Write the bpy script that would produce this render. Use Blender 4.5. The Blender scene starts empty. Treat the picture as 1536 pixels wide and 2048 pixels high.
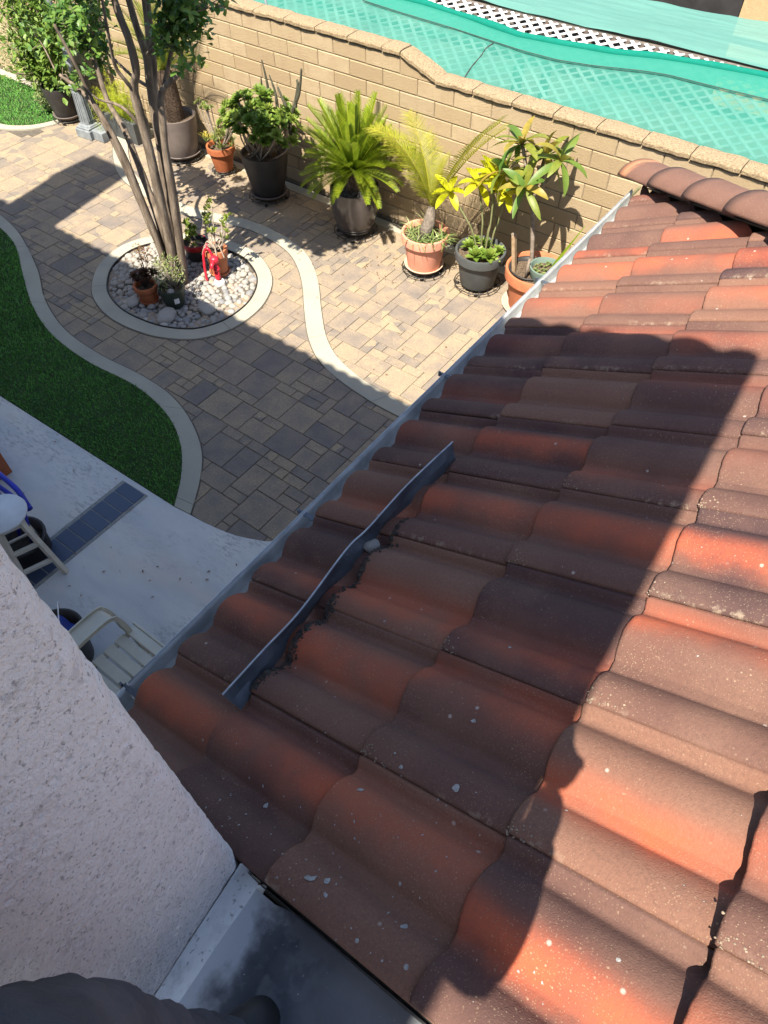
import bpy, bmesh, math, random
from math import sin, cos, pi, radians, sqrt, atan2, exp
from mathutils import Vector, Matrix, noise, Quaternion
V = Vector
rnd = random.Random(7)
S = bpy.context.scene
COL = S.collection

# ------------------------------------------------------------------ camera
CAMP = V((6.6583, -5.9983, 4.2172)); PITCH, ROLL, YAW = 0.91284, -0.00047, -0.63387
f0 = V((sin(YAW), cos(YAW), 0)); rt = V((cos(YAW), -sin(YAW), 0)); zz = V((0, 0, 1))
fwd = f0*cos(PITCH) - zz*sin(PITCH); upv = f0*sin(PITCH) + zz*cos(PITCH)
r2 = rt*cos(ROLL) + upv*sin(ROLL); u2 = -rt*sin(ROLL) + upv*cos(ROLL)
cam = bpy.data.cameras.new('camera'); co = bpy.data.objects.new('camera', cam); COL.objects.link(co)
cam.sensor_fit = 'VERTICAL'; cam.sensor_height = 36; cam.lens = 36*1400/2048
cam.clip_start = .02; cam.clip_end = 500
M = Matrix((r2, u2, -fwd)).transposed().to_4x4(); M.translation = CAMP
co.matrix_world = M; S.camera = co

# ------------------------------------------------------------------ light
w = bpy.data.worlds.new("World"); S.world = w; w.use_nodes = True
wn = w.node_tree.nodes; wl = w.node_tree.links
sky = wn.new('ShaderNodeTexSky'); sky.sky_type = 'NISHITA'; sky.sun_disc = False
SUN = V((-.105, .59, -1)).normalized()
sky.sun_elevation = math.asin(-SUN.z); sky.sun_rotation = atan2(-SUN.x, -SUN.y)
bg = wn['Background']; bg.inputs[1].default_value = .097; sky.dust_density = 1.0; sky.air_density = 1.0
wl.new(sky.outputs[0], bg.inputs[0])
sl = bpy.data.lights.new('sun', 'SUN'); sl.energy = 5.0; sl.angle = radians(.47); sl.color = (1, .905, .75)
so = bpy.data.objects.new('sun', sl); COL.objects.link(so)
so.rotation_euler = SUN.to_track_quat('-Z', 'Y').to_euler(); so.location = (7, -12, 14)
S.view_settings.view_transform = 'Standard'; S.view_settings.look = 'None'
S.view_settings.gamma = 1; S.view_settings.exposure = 1.47; S.view_settings.use_curve_mapping = False
S.cycles.max_bounces = 8

# ------------------------------------------------------------------ materials
MATS = {}
class NT:
    def __init__(s, name):
        s.m = bpy.data.materials.new(name); s.m.use_nodes = True
        s.t = s.m.node_tree; s.b = s.t.nodes['Principled BSDF']; s.out = s.t.nodes['Material Output']; s._c = None
    def n(s, typ, **k):
        o = s.t.nodes.new(typ)
        for a, v in k.items(): setattr(o, a, v)
        return o
    def l(s, a, b): s.t.links.new(a, b)
    def coord(s, kind='Object'):
        if s._c is None: s._c = s.n('ShaderNodeTexCoord')
        return s._c.outputs[kind]
    def geo(s):
        g = s.n('ShaderNodeNewGeometry'); return g.outputs['Position']
    def noise(s, scale, vec=None, detail=4, rough=.55, dist=0):
        o = s.n('ShaderNodeTexNoise'); o.inputs['Scale'].default_value = scale; o.inputs['Detail'].default_value = detail
        o.inputs['Roughness'].default_value = rough; o.inputs['Distortion'].default_value = dist
        s.l(vec or s.geo(), o.inputs['Vector']); return o.outputs['Fac']
    def voro(s, scale, vec=None, feature='F1'):
        o = s.n('ShaderNodeTexVoronoi'); o.feature = feature; o.inputs['Scale'].default_value = scale
        s.l(vec or s.geo(), o.inputs['Vector']); return o
    def ramp(s, fac, stops, interp='LINEAR'):
        o = s.n('ShaderNodeValToRGB'); o.color_ramp.interpolation = interp
        e = o.color_ramp.elements
        while len(e) < len(stops): e.new(.5)
        for q, (p, c) in zip(e, stops):
            q.position = p; q.color = (c, c, c, 1) if not hasattr(c, '__len__') else (*c[:3], 1)
        s.l(fac, o.inputs[0]); return o.outputs[0]
    def mix(s, fac, a, b, blend='MIX'):
        o = s.n('ShaderNodeMix', data_type='RGBA', blend_type=blend)
        for v, i in ((fac, 0), (a, 6), (b, 7)):
            if hasattr(v, 'is_linked'): s.l(v, o.inputs[i])
            elif i == 0: o.inputs[0].default_value = v
            else: o.inputs[i].default_value = (*v[:3], 1)
        return o.outputs[2]
    def math(s, op, a, b=0, c=0):
        o = s.n('ShaderNodeMath', operation=op)
        for i, v in enumerate((a, b, c)):
            if hasattr(v, 'is_linked'): s.l(v, o.inputs[i])
            else: o.inputs[i].default_value = v
        return o.outputs[0]
    def bump(s, h, strength=.5, dist=.01, prev=None):
        o = s.n('ShaderNodeBump'); o.inputs['Strength'].default_value = strength; o.inputs['Distance'].default_value = dist
        s.l(h, o.inputs['Height'])
        if prev: s.l(prev, o.inputs['Normal'])
        return o.outputs[0]
    def fin(s, col, rough=.8, normal=None, metal=0, spec=.3):
        b = s.b
        if hasattr(col, 'is_linked'): s.l(col, b.inputs['Base Color'])
        else: b.inputs['Base Color'].default_value = (*col[:3], 1)
        if hasattr(rough, 'is_linked'): s.l(rough, b.inputs['Roughness'])
        else: b.inputs['Roughness'].default_value = rough
        b.inputs['Metallic'].default_value = metal; b.inputs['Specular IOR Level'].default_value = spec
        if normal: s.l(normal, b.inputs['Normal'])
        MATS[s.m.name] = s.m; return s.m

def simple(name, col, col2=None, scale=12, rough=.7, bscale=80, bstr=.25, bdist=.003, metal=0, spec=.3, lo=.35, hi=.65):
    t = NT(name)
    if col2 is None: col2 = tuple(c*.7 for c in col)
    f = t.ramp(t.noise(scale, t.coord(), 5), [(lo, 0), (hi, 1)])
    c = t.mix(f, col, col2)
    return t.fin(c, rough, t.bump(t.noise(bscale, t.coord(), 4), bstr, bdist), metal, spec)

def leafmat(name, c1, c2, c3=None, trans=.35, rough=.45, tip=None):
    """uv.x = random per leaf, uv.y = position from base to tip"""
    t = NT(name)
    uv = t.n('ShaderNodeUVMap'); sp = t.n('ShaderNodeSeparateXYZ'); t.l(uv.outputs[0], sp.inputs[0])
    stops = [(0, c1), (1, c2)] if c3 is None else [(0, c1), (.55, c2), (1, c3)]
    c = t.ramp(sp.outputs[0], stops)
    if tip: c = t.mix(t.ramp(sp.outputs[1], [(.35, 0), (1, .85)]), c, tip)
    c = t.mix(t.ramp(t.noise(25), [(.4, 0), (.7, .35)]), c, tuple(x*.55 for x in c1))
    m = t.fin(c, rough, None, 0, .4)
    tr = t.n('ShaderNodeBsdfTranslucent'); t.l(c, tr.inputs[0])
    mx = t.n('ShaderNodeMixShader'); mx.inputs[0].default_value = trans
    t.l(t.b.outputs[0], mx.inputs[1]); t.l(tr.outputs[0], mx.inputs[2]); t.l(mx.outputs[0], t.out.inputs[0])
    return m

def make_materials():
    # roof tile: object colour = (base tone, streak centre, streak strength), uv = (across, along)
    t = NT('roof_tile')
    oi = t.n('ShaderNodeObjectInfo'); sc = t.n('ShaderNodeSeparateColor'); t.l(oi.outputs['Color'], sc.inputs[0])
    uv = t.n('ShaderNodeUVMap'); sp = t.n('ShaderNodeSeparateXYZ'); t.l(uv.outputs[0], sp.inputs[0])
    ad = t.n('ShaderNodeVectorMath', operation='ADD'); t.l(t.coord(), ad.inputs[0])
    cb = t.n('ShaderNodeCombineXYZ'); rr = t.math('MULTIPLY', oi.outputs['Random'], 37); t.l(rr, cb.inputs[0]); t.l(rr, cb.inputs[1]); t.l(cb.outputs[0], ad.inputs[1])
    vec = ad.outputs[0]
    n1 = t.noise(9, vec, 4); n2 = t.noise(160, vec, 3)
    d = t.math('SUBTRACT', sp.outputs[0], sc.outputs[1])
    d = t.math('ADD', d, t.math('MULTIPLY', t.math('SUBTRACT', n1, .5), .16))
    wd = t.math('MULTIPLY', t.math('ABSOLUTE', d), t.math('ADD', 5.2, t.math('MULTIPLY', oi.outputs['Random'], 3)))
    g = t.math('POWER', 2.718, t.math('MULTIPLY', t.math('POWER', wd, 2.4), -1))
    g = t.math('MULTIPLY', g, sc.outputs[2]); g = t.math('MULTIPLY', g, t.ramp(t.noise(3.2, vec, 2), [(.36, .45), (.58, 1)]))
    g = t.math('MULTIPLY', g, t.ramp(n1, [(.3, .55), (.6, 1)]))
    g = t.math('MULTIPLY', g, t.ramp(n2, [(.3, .7), (.6, 1)]))
    base = t.mix(sc.outputs[0], (.052, .033, .038), (.215, .112, .078))
    base = t.mix(t.ramp(t.noise(4, vec, 5), [(.42, 0), (.7, .55)]), base, (.19, .110, .082))
    base = t.mix(t.ramp(n2, [(.45, 0), (.75, .35)]), base, (.065, .043, .038))
    c = t.mix(g, base, (.45, .105, .050))
    # weathered dusty film and lichen specks
    vo = t.voro(95, vec); ms = t.ramp(vo.outputs['Distance'], [(.12, 1), (.2, 0)])
    ms = t.math('MULTIPLY', ms, t.ramp(t.noise(7, vec, 3), [(.45, .12), (.66, 1)]))
    wn_ = t.n('ShaderNodeSeparateColor'); t.l(vo.outputs['Color'], wn_.inputs[0])
    ms = t.math('MULTIPLY', ms, t.ramp(wn_.outputs[0], [(.55, 0), (.62, 1)]))
    c = t.mix(t.math('MULTIPLY', ms, .5), c, (.40, .32, .22))
    vf = t.voro(260, vec); wf = t.n('ShaderNodeSeparateColor'); t.l(vf.outputs['Color'], wf.inputs[0])
    mf = t.math('MULTIPLY', t.ramp(vf.outputs['Distance'], [(.18, 1), (.34, 0)]), t.ramp(wf.outputs[0], [(.62, 0), (.68, .5)]))
    mf = t.math('MULTIPLY', mf, t.ramp(t.noise(5, vec, 3), [(.38, .25), (.62, 1)]))
    c = t.mix(mf, c, (.36, .27, .18))
    je = t.math('MULTIPLY', t.ramp(sp.outputs[0], [(.012, 1), (.05, 0)]), t.ramp(t.noise(45, vec, 4, .7), [(.5, 0), (.62, .75)]))
    je = t.math('MULTIPLY', je, t.ramp(t.noise(2.5, vec, 2), [(.5, .06), (.62, .8)]))
    c = t.mix(je, c, (.33, .27, .205))
    vo2 = t.voro(17, vec); m2 = t.ramp(vo2.outputs['Distance'], [(.05, 1), (.09, 0)])
    w2 = t.n('ShaderNodeSeparateColor'); t.l(vo2.outputs['Color'], w2.inputs[0])
    m2 = t.math('MULTIPLY', m2, t.ramp(w2.outputs[1], [(.72, 0), (.75, .7)]))
    c = t.mix(m2, c, (.40, .36, .32))
    nb = t.bump(t.noise(330, vec, 3), .55, .0022)
    nb = t.bump(t.noise(60, vec, 3), .25, .003, nb)
    t.fin(c, t.ramp(n1, [(.3, .7), (.7, .9)]), nb, 0, .07)
    # pavers: tone per object
    t = NT('paver_stone'); oi = t.n('ShaderNodeObjectInfo')
    ad = t.n('ShaderNodeVectorMath', operation='ADD'); t.l(t.geo(), ad.inputs[0])
    cb = t.n('ShaderNodeCombineXYZ'); rr = t.math('MULTIPLY', oi.outputs['Random'], 51); t.l(rr, cb.inputs[2]); t.l(cb.outputs[0], ad.inputs[1]); vec = ad.outputs[0]
    sc = t.n('ShaderNodeSeparateColor'); t.l(oi.outputs['Color'], sc.inputs[0])
    tone = t.math('ADD', sc.outputs[0], t.math('MULTIPLY', t.math('SUBTRACT', t.noise(5.5, vec, 3), .5), .95))
    c = t.ramp(tone, [(.0, (.145, .13, .122)), (.3, (.22, .183, .148)), (.55, (.30, .238, .165)), (.95, (.38, .29, .18))])
    c = t.mix(t.ramp(t.noise(70, vec, 4, .7), [(.35, .55), (.62, 0)]), c, (.12, .10, .09))
    t.fin(c, .85, t.bump(t.noise(90, vec, 5, .7), .7, .006), 0, .25)
    simple('joint_sand', (.12, .105, .085), (.075, .066, .055), 30, .95, 200, .6, .006)
    # concrete curb and slab
    t = NT('curb_concrete'); c = t.mix(t.ramp(t.noise(3, None, 6), [(.35, 0), (.7, 1)]), (.345, .325, .26), (.285, .27, .225))
    c = t.mix(t.ramp(t.noise(50, None, 5, .7), [(.55, 0), (.75, .5)]), c, (.3, .29, .25))
    t.fin(c, .85, t.bump(t.noise(140, None, 4), .35, .004), 0, .25)
    t = NT('patio_concrete')
    mp = t.n('ShaderNodeMapping'); mp.inputs['Scale'].default_value = (.55, 1.6, 1); t.l(t.geo(), mp.inputs[0]); v = mp.outputs[0]
    c = t.mix(t.ramp(t.noise(1.6, v, 6, .6), [(.38, 0), (.6, 1)]), (.58, .565, .53), (.45, .455, .455))
    c = t.mix(t.ramp(t.noise(1.1, v, 3), [(.52, 0), (.7, .7)]), c, (.60, .53, .44))
    fl = t.math('MULTIPLY', t.ramp(t.noise(28, v, 6, .75), [(.5, 0), (.58, 1)]), t.ramp(t.noise(1.9, None, 2), [(.46, 0), (.62, .6)]))
    c = t.mix(fl, c, (.25, .245, .24))
    fl2 = t.math('MULTIPLY', t.ramp(t.noise(22, v, 6, .75), [(.56, 0), (.63, 1)]), t.ramp(t.noise(1.7, v, 2), [(.38, .7), (.5, 0)]))
    c = t.mix(fl2, c, (.60, .585, .55))
    t.fin(c, .7, t.bump(t.noise(60, None, 5), .3, .004), 0, .35)
    # wall block: slightly different per object
    t = NT('wall_block'); oi = t.n('ShaderNodeObjectInfo')
    c = t.ramp(oi.outputs['Random'], [(0, (.32, .243, .15)), (.35, (.365, .285, .178)), (.7, (.41, .325, .212)), (1, (.355, .282, .187))])
    c = t.mix(t.ramp(t.noise(2.2, None, 4), [(.45, 0), (.68, .5)]), c, (.34, .25, .155))
    c = t.mix(t.ramp(t.noise(9, None, 5, .65), [(.45, 0), (.75, .6)]), c, (.31, .23, .145))
    mp = t.n('ShaderNodeMapping'); mp.inputs['Scale'].default_value = (30, 30, 3.5); t.l(t.geo(), mp.inputs[0])
    c = t.mix(t.ramp(t.noise(1, mp.outputs[0], 4), [(.56, 0), (.75, .55)]), c, (.30, .23, .15))
    c = t.mix(t.ramp(t.noise(110, None, 4, .7), [(.52, 0), (.72, .5)]), c, (.27, .20, .13))
    t.fin(c, .95, t.bump(t.noise(75, None, 6, .75), 1, .009), 0, .15)
    t = NT('wall_cap'); c = t.mix(t.ramp(t.noise(70, None, 5, .75), [(.42, 0), (.62, 1)]), (.36, .278, .175), (.18, .13, .082))
    t.fin(c, .95, t.bump(t.noise(70, None, 6, .75), 1, .012), 0, .15)
    simple('mortar', (.23, .19, .135), (.16, .13, .09), 30, .95, 200, .5)
    # stucco
    t = NT('stucco'); c = t.mix(t.ramp(t.noise(3, None, 4), [(.35, 0), (.7, 1)]), (.88, .82, .79), (.80, .745, .72))
    c = t.mix(t.ramp(t.noise(85, None, 5, .7), [(.30, .75), (.42, 0)]), c, (.36, .33, .31))
    c = t.mix(t.ramp(t.noise(38, None, 4, .65), [(.30, .55), (.42, 0)]), c, (.45, .41, .39))
    c = t.mix(t.ramp(t.noise(170, None, 3, .6), [(.33, .8), (.41, 0)]), c, (.34, .30, .285))
    c = t.mix(t.ramp(t.noise(1.7, None, 3), [(.5, 0), (.75, .3)]), c, (.62, .55, .53))
    nb = t.bump(t.noise(330, None, 4, .7), .9, .004); nb = t.bump(t.noise(120, None, 3, .6), .8, .006, nb)
    t.fin(c, .95, nb, 0, .2)
    t = NT('white_flashing'); c = t.mix(t.ramp(t.noise(6, None, 5), [(.4, 0), (.75, 1)]), (.80, .81, .81), (.52, .53, .54))
    c = t.mix(t.ramp(t.noise(70, None, 4), [(.6, 0), (.68, .7)]), c, (.16, .16, .16)); c = t.mix(t.ramp(t.noise(14, None, 5, .7), [(.5, 0), (.7, .55)]), c, (.28, .28, .29))
    t.fin(c, .5, t.bump(t.noise(50, None, 4), .25, .004), 0, .4)
    # metal pan: grey roofing sheet with white paint smear near the wall and tar patches
    t = NT('roof_pan'); px = t.n('ShaderNodeSeparateXYZ'); t.l(t.geo(), px.inputs[0])
    c = t.mix(t.ramp(t.noise(5, None, 5), [(.35, 0), (.65, 1)]), (.17, .185, .205), (.10, .11, .125))
    e = t.math('ADD', px.outputs[0], t.math('MULTIPLY', t.noise(16, None, 4), .16))
    c = t.mix(t.ramp(e, [(.0, 1), (1, 1)]), c, c)
    mr = t.n('ShaderNodeMapRange'); mr.inputs['From Min'].default_value = 6.40; mr.inputs['From Max'].default_value = 6.455; mr.inputs['To Min'].default_value = 1; mr.inputs['To Max'].default_value = 0; t.l(e, mr.inputs[0])
    c = t.mix(mr.outputs[0], c, (.52, .56, .60))
    mr2 = t.n('ShaderNodeMapRange'); mr2.inputs['From Min'].default_value = .0; mr2.inputs['From Max'].default_value = .1; mr2.inputs['To Min'].default_value = 1; mr2.inputs['To Max'].default_value = 0
    dd = t.math('ABSOLUTE', t.math('SUBTRACT', e, 6.50)); t.l(dd, mr2.inputs[0])
    c = t.mix(t.math('MULTIPLY', mr2.outputs[0], t.ramp(t.noise(14, None, 4), [(.47, 0), (.53, .9)])), c, (.055, .063, .082))
    c = t.mix(t.ramp(t.noise(120, None, 2), [(.72, 0), (.75, .8)]), c, (.45, .46, .47))
    t.fin(c, t.ramp(t.noise(7), [(.3, .35), (.7, .6)]), t.bump(t.noise(18, None, 4), .3, .01), .25, .5)
    simple('gutter_metal', (.60, .61, .60), (.38, .395, .40), 7, .6, 40, .2, .003, 0, .35, .42, .62)
    simple('sheet_metal', (.125, .14, .16), (.075, .085, .10), 10, .42, 30, .25, .003, .5, .5)
    simple('sheet_edge', (.45, .48, .5), (.3, .32, .35), 30, .4, 40, .2, .002, .4, .5)
    simple('roof_felt', (.02, .02, .02), (.03, .03, .028), 10, .95)
    t = NT('hip_cap'); c = t.mix(t.ramp(t.noise(6, t.coord(), 5), [(.35, 0), (.7, 1)]), (.125, .064, .047), (.165, .087, .064))
    oi = t.n('ShaderNodeObjectInfo'); sc = t.n('ShaderNodeSeparateColor'); t.l(oi.outputs['Color'], sc.inputs[0])
    sx = t.n('ShaderNodeSeparateXYZ'); t.l(t.coord(), sx.inputs[0])
    k = t.math('ADD', sx.outputs[0], t.math('MULTIPLY', t.noise(22, t.coord(), 4), .12))
    mr = t.n('ShaderNodeMapRange'); mr.inputs['From Min'].default_value = .12; mr.inputs['From Max'].default_value = .17; mr.inputs['To Min'].default_value = 1; mr.inputs['To Max'].default_value = 0; t.l(k, mr.inputs[0])
    c = t.mix(t.math('MULTIPLY', mr.outputs[0], sc.outputs[0]), c, (.42, .19, .10))
    vo = t.voro(90, t.coord()); c = t.mix(t.ramp(vo.outputs['Distance'], [(.1, .5), (.17, 0)]), c, (.4, .31, .22))
    t.fin(c, .75, t.bump(t.noise(250, t.coord(), 4), .5, .003), 0, .3)
    simple('mortar_crumbs', (.30, .24, .18), (.2, .16, .12), 60, .95, 200, .8, .004)
    simple('white_paint', (.72, .72, .70), (.55, .55, .54), 60, .7)
    simple('paint_fleck', (.34, .34, .335), (.22, .215, .21), 120, .8)
    simple('roof_dirt', (.035, .03, .027), (.075, .065, .055), 60, .95, 200, .8, .005)
    # grass
    t = NT('turf_blade'); uv = t.n('ShaderNodeUVMap'); sp = t.n('ShaderNodeSeparateXYZ'); t.l(uv.outputs[0], sp.inputs[0])
    c = t.ramp(sp.outputs[0], [(0, (.075, .21, .035)), (.6, (.105, .34, .05)), (.93, (.12, .25, .055)), (1, (.2, .17, .08))])
    c = t.mix(t.ramp(t.noise(2.5, None, 3), [(.4, 0), (.7, .4)]), c, (.035, .08, .025))
    t.fin(c, .6, None, 0, .3)
    simple('turf_base', (.02, .045, .012), (.03, .06, .018), 40, .95)
    # neighbour
    t = NT('shade_cloth')
    mp = t.n('ShaderNodeMapping'); mp.inputs['Scale'].default_value = (3, 90, 1); t.l(t.geo(), mp.inputs[0])
    c = t.mix(t.noise(1, mp.outputs[0], 4), (.048, .25, .20), (.07, .295, .235)); c = t.mix(t.ramp(t.noise(2.3, None, 5, .65), [(.42, 0), (.7, .45)]), c, (.04, .20, .165)); c = t.mix(t.ramp(t.noise(60, None, 2), [(.74, 0), (.77, .6)]), c, (.06, .10, .08)); t.fin(c, .85, t.bump(t.noise(35, None, 3), .3, .004), 0, .1)
    def clothmix(t, c, alpha):
        al = t.ramp(t.noise(1.8, None, 3), [(.35, alpha*.8), (.65, alpha*1.15)])
        tl = t.n('ShaderNodeBsdfTranslucent'); t.l(c, tl.inputs[0]); tp = t.n('ShaderNodeBsdfTransparent')
        m1 = t.n('ShaderNodeMixShader'); m1.inputs[0].default_value = .3; t.l(t.b.outputs[0], m1.inputs[1]); t.l(tl.outputs[0], m1.inputs[2])
        m2 = t.n('ShaderNodeMixShader'); t.l(al, m2.inputs[0]); t.l(m1.outputs[0], m2.inputs[1]); t.l(tp.outputs[0], m2.inputs[2]); t.l(m2.outputs[0], t.out.inputs[0])
    clothmix(t, c, .25)
    t = NT('shade_cloth_fold'); c = t.mix(t.noise(20), (.006, .19, .14), (.010, .23, .175)); t.fin(c, .85, t.bump(t.noise(60), .3, .004), 0, .1); clothmix(t, c, .06)
    t = NT('shade_cloth_far')
    mp = t.n('ShaderNodeMapping'); mp.inputs['Scale'].default_value = (2.2, 60, 1); mp.inputs['Rotation'].default_value = (0, 0, .12); t.l(t.geo(), mp.inputs[0])
    c = t.mix(t.noise(1, mp.outputs[0], 4), (.115, .30, .265), (.16, .355, .315)); t.fin(c, .85, t.bump(t.noise(1, mp.outputs[0], 4), .7, .012), 0, .1); clothmix(t, c, .14)
    simple('white_vinyl', (.74, .74, .74), (.68, .68, .69), 10, .4, 30, .1)
    simple('dark_soil', (.035, .03, .025), (.06, .05, .04), 40, .95, 120, .9, .01)
    simple('neighbor_dirt', (.13, .115, .10), (.08, .07, .06), 5, .95, 60, .6, .02)
    simple('tan_stucco', (.42, .31, .17), (.36, .26, .14), 20, .95, 90, .6, .006)
    simple('weathered_wood', (.16, .13, .115), (.10, .085, .075), 20, .85)
    simple('dark_wood', (.06, .05, .045), (.035, .03, .027), 30, .8)
    # pots
    simple('terracotta', (.43, .155, .075), (.36, .125, .06), 14, .75, 90, .2, .002)
    simple('terracotta_pink', (.62, .28, .20), (.56, .245, .17), 9, .7, 90, .2, .002)
    simple('terracotta_dark', (.36, .11, .045), (.27, .085, .035), 14, .75, 90, .2, .002)
    simple('pot_grey', (.16, .135, .125), (.12, .10, .095), 5, .55, 60, .15, .002, 0, .4)
    simple('pot_gloss', (.075, .064, .064), (.05, .044, .045), 3, .16, 30, .08, .002, 0, .6)
    simple('pot_black', (.022, .021, .022), (.035, .033, .034), 8, .5, 60, .15, .002, 0, .4)
    simple('pot_charcoal', (.065, .072, .075), (.05, .055, .058), 8, .55, 60, .15, .002, 0, .4)
    simple('pot_green', (.03, .042, .03), (.022, .032, .022), 8, .5, 60, .15, .002, 0, .4)
    simple('pot_sage', (.14, .20, .17), (.11, .16, .14), 8, .55, 60, .15, .002, 0, .35)
    simple('saucer_cream', (.56, .42, .32), (.45, .34, .26), 8, .7)
    simple('pot_red', (.40, .02, .025), (.3, .015, .02), 8, .4)
    simple('red_paint', (.55, .02, .045), (.42, .015, .03), 20, .38, 40, .2, .002, 0, .5)
    simple('black_iron', (.015, .015, .016), (.03, .028, .026), 20, .45, 60, .2, .002, .3, .5)
    t = NT('soil'); c = t.mix(t.ramp(t.noise(90, None, 4), [(.4, 0), (.6, 1)]), (.045, .032, .024), (.16, .12, .085)); t.fin(c, .95, t.bump(t.noise(110, None, 4), 1, .01), 0, .15)
    simple('lava_rock', (.03, .03, .033), (.07, .07, .075), 40, .8, 80, .6, .006)
    # stones
    t = NT('river_stone'); oi = t.n('ShaderNodeObjectInfo')
    c = t.ramp(oi.outputs['Random'], [(0, (.15, .155, .165)), (.3, (.24, .235, .228)), (.55, (.31, .28, .235)), (.75, (.24, .245, .25)), (.88, (.33, .24, .17)), (.95, (.42, .40, .37)), (1, (.13, .14, .16))])
    c = t.mix(t.ramp(t.noise(40, None, 5, .7), [(.4, 0), (.7, .5)]), c, (.24, .24, .24))
    t.fin(c, .75, t.bump(t.noise(120, None, 4), .4, .003), 0, .3)
    t = NT('granite_stone'); c = t.mix(t.ramp(t.noise(55, t.coord(), 5, .75), [(.42, 0), (.6, 1)]), (.40, .385, .365), (.22, .21, .205)); c = t.mix(t.ramp(t.noise(10, t.coord(), 3), [(.45, 0), (.7, .6)]), c, (.50, .45, .37))
    t.fin(c, .85, t.bump(t.noise(60, t.coord(), 5, .7), .8, .008), 0, .25)
    # bark
    t = NT('bark'); mp = t.n('ShaderNodeMapping'); mp.inputs['Scale'].default_value = (18, 18, 3.5); t.l(t.geo(), mp.inputs[0])
    c = t.ramp(t.noise(1, mp.outputs[0], 5, .65), [(.3, (.055, .043, .034)), (.5, (.145, .115, .09)), (.74, (.30, .25, .20))])
    t.fin(c, .9, t.bump(t.noise(1, mp.outputs[0], 5, .7), .6, .02), 0, .2)
    simple('bark_grey', (.24, .20, .165), (.14, .11, .085), 20, .9, 60, .7, .008)
    simple('stem_pale', (.33, .29, .24), (.22, .18, .15), 30, .85, 60, .5, .005)
    simple('stem_green', (.12, .15, .06), (.20, .19, .10), 20, .7)
    simple('cactus_skin', (.085, .085, .06), (.05, .05, .035), 40, .7, 60, .6, .005)
    simple('cycad_trunk', (.055, .038, .028), (.10, .07, .05), 40, .95, 60, 1, .012)
    simple('palm_trunk', (.20, .17, .145), (.11, .09, .075), 30, .9, 50, .8, .01)
    simple('wood_stake', (.34, .24, .15), (.24, .165, .10), 20, .85, 60, .4, .004)
    # leaves
    leafmat('tree_leaf', (.045, .115, .022), (.095, .20, .035), (.18, .29, .055), .35)
    leafmat('shrub_leaf', (.06, .13, .02), (.13, .23, .035), (.24, .33, .07), .35)
    leafmat('variegated_leaf', (.10, .15, .045), (.30, .34, .14), (.48, .48, .27), .3)
    leafmat('fern_leaf', (.22, .32, .02), (.36, .45, .025), (.50, .52, .05), .4)
    leafmat('aeonium_leaf', (.08, .155, .022), (.15, .245, .035), (.28, .35, .07), .35)
    leafmat('yellow_succulent_leaf', (.10, .15, .04), (.22, .27, .07), (.50, .38, .04), .3)
    leafmat('sago_leaf', (.14, .22, .014), (.23, .33, .02), (.40, .44, .03), .42)
    leafmat('cycad_leaf', (.10, .14, .015), (.19, .24, .025), (.30, .33, .04), .35)
    leafmat('palm_leaf', (.22, .27, .025), (.36, .37, .035), (.50, .43, .05), .4)
    leafmat('yellow_leaf', (.42, .45, .01), (.56, .56, .015), (.60, .56, .03), .45)
    leafmat('plumeria_leaf', (.09, .19, .035), (.22, .26, .04), (.38, .27, .05), .4)
    leafmat('jade_leaf', (.10, .16, .03), (.22, .29, .05), (.42, .42, .06), .25)
    leafmat('dry_leaf', (.16, .09, .05), (.28, .17, .08), (.22, .12, .06), .25)
    leafmat('dark_rosette_leaf', (.045, .02, .02), (.10, .045, .03), (.13, .10, .03), .2)
    leafmat('spider_leaf', (.10, .17, .04), (.22, .30, .09), (.42, .46, .22), .35)
    leafmat('olive_leaf', (.10, .15, .05), (.22, .27, .09), (.34, .36, .15), .3)
    # misc
    t = NT('slate_tile'); oi = t.n('ShaderNodeObjectInfo'); c = t.mix(oi.outputs['Random'], (.040, .056, .098), (.055, .074, .122)); t.fin(c, .42, t.bump(t.noise(30, None, 4), .2, .004), 0, .45)
    simple('grout', (.27, .27, .25), (.2, .2, .19), 30, .9)
    simple('stool_paint', (.58, .54, .45), (.48, .44, .37), 12, .6, 50, .2, .002)
    simple('stool_top', (.60, .62, .63), (.52, .54, .56), 8, .5, 50, .2, .002)
    simple('chair_plastic', (.56, .54, .45), (.50, .48, .40), 8, .5, 50, .1, .002)
    simple('blue_paint', (.012, .03, .42), (.01, .02, .3), 12, .3, 40, .1, .002, 0, .5)
    simple('blue_plastic', (.02, .05, .30), (.015, .035, .22), 12, .4)
    simple('lamp_post_paint', (.22, .245, .265), (.15, .17, .19), 14, .55, 50, .3, .004)
    simple('trouser_cloth', (.045, .046, .055), (.075, .077, .09), 9, .9, 300, .5, .003)
    simple('jacket_cloth', (.03, .032, .04), (.045, .047, .055), 9, .9, 300, .5, .003)
    simple('skin', (.44, .25, .18), (.40, .21, .15), 12, .5)
    simple('hair', (.02, .015, .012), (.035, .028, .022), 60, .6, 300, .6, .005)
    simple('phone_glass', (.02, .02, .022), (.03, .03, .033), 5, .15)
    simple('shoe_leather', (.02, .018, .018), (.035, .03, .03), 10, .5)
    simple('rusty_wire', (.16, .08, .04), (.09, .05, .03), 60, .8)
    simple('window_glass', (.03, .04, .05), (.04, .05, .06), 3, .08, 5, .02, .001, 0, .6)
    simple('chimney_paint', (.62, .58, .55), (.55, .51, .48), 8, .9)
    simple('vine', (.13, .13, .06), (.20, .19, .10), 30, .8)
make_materials()

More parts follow.
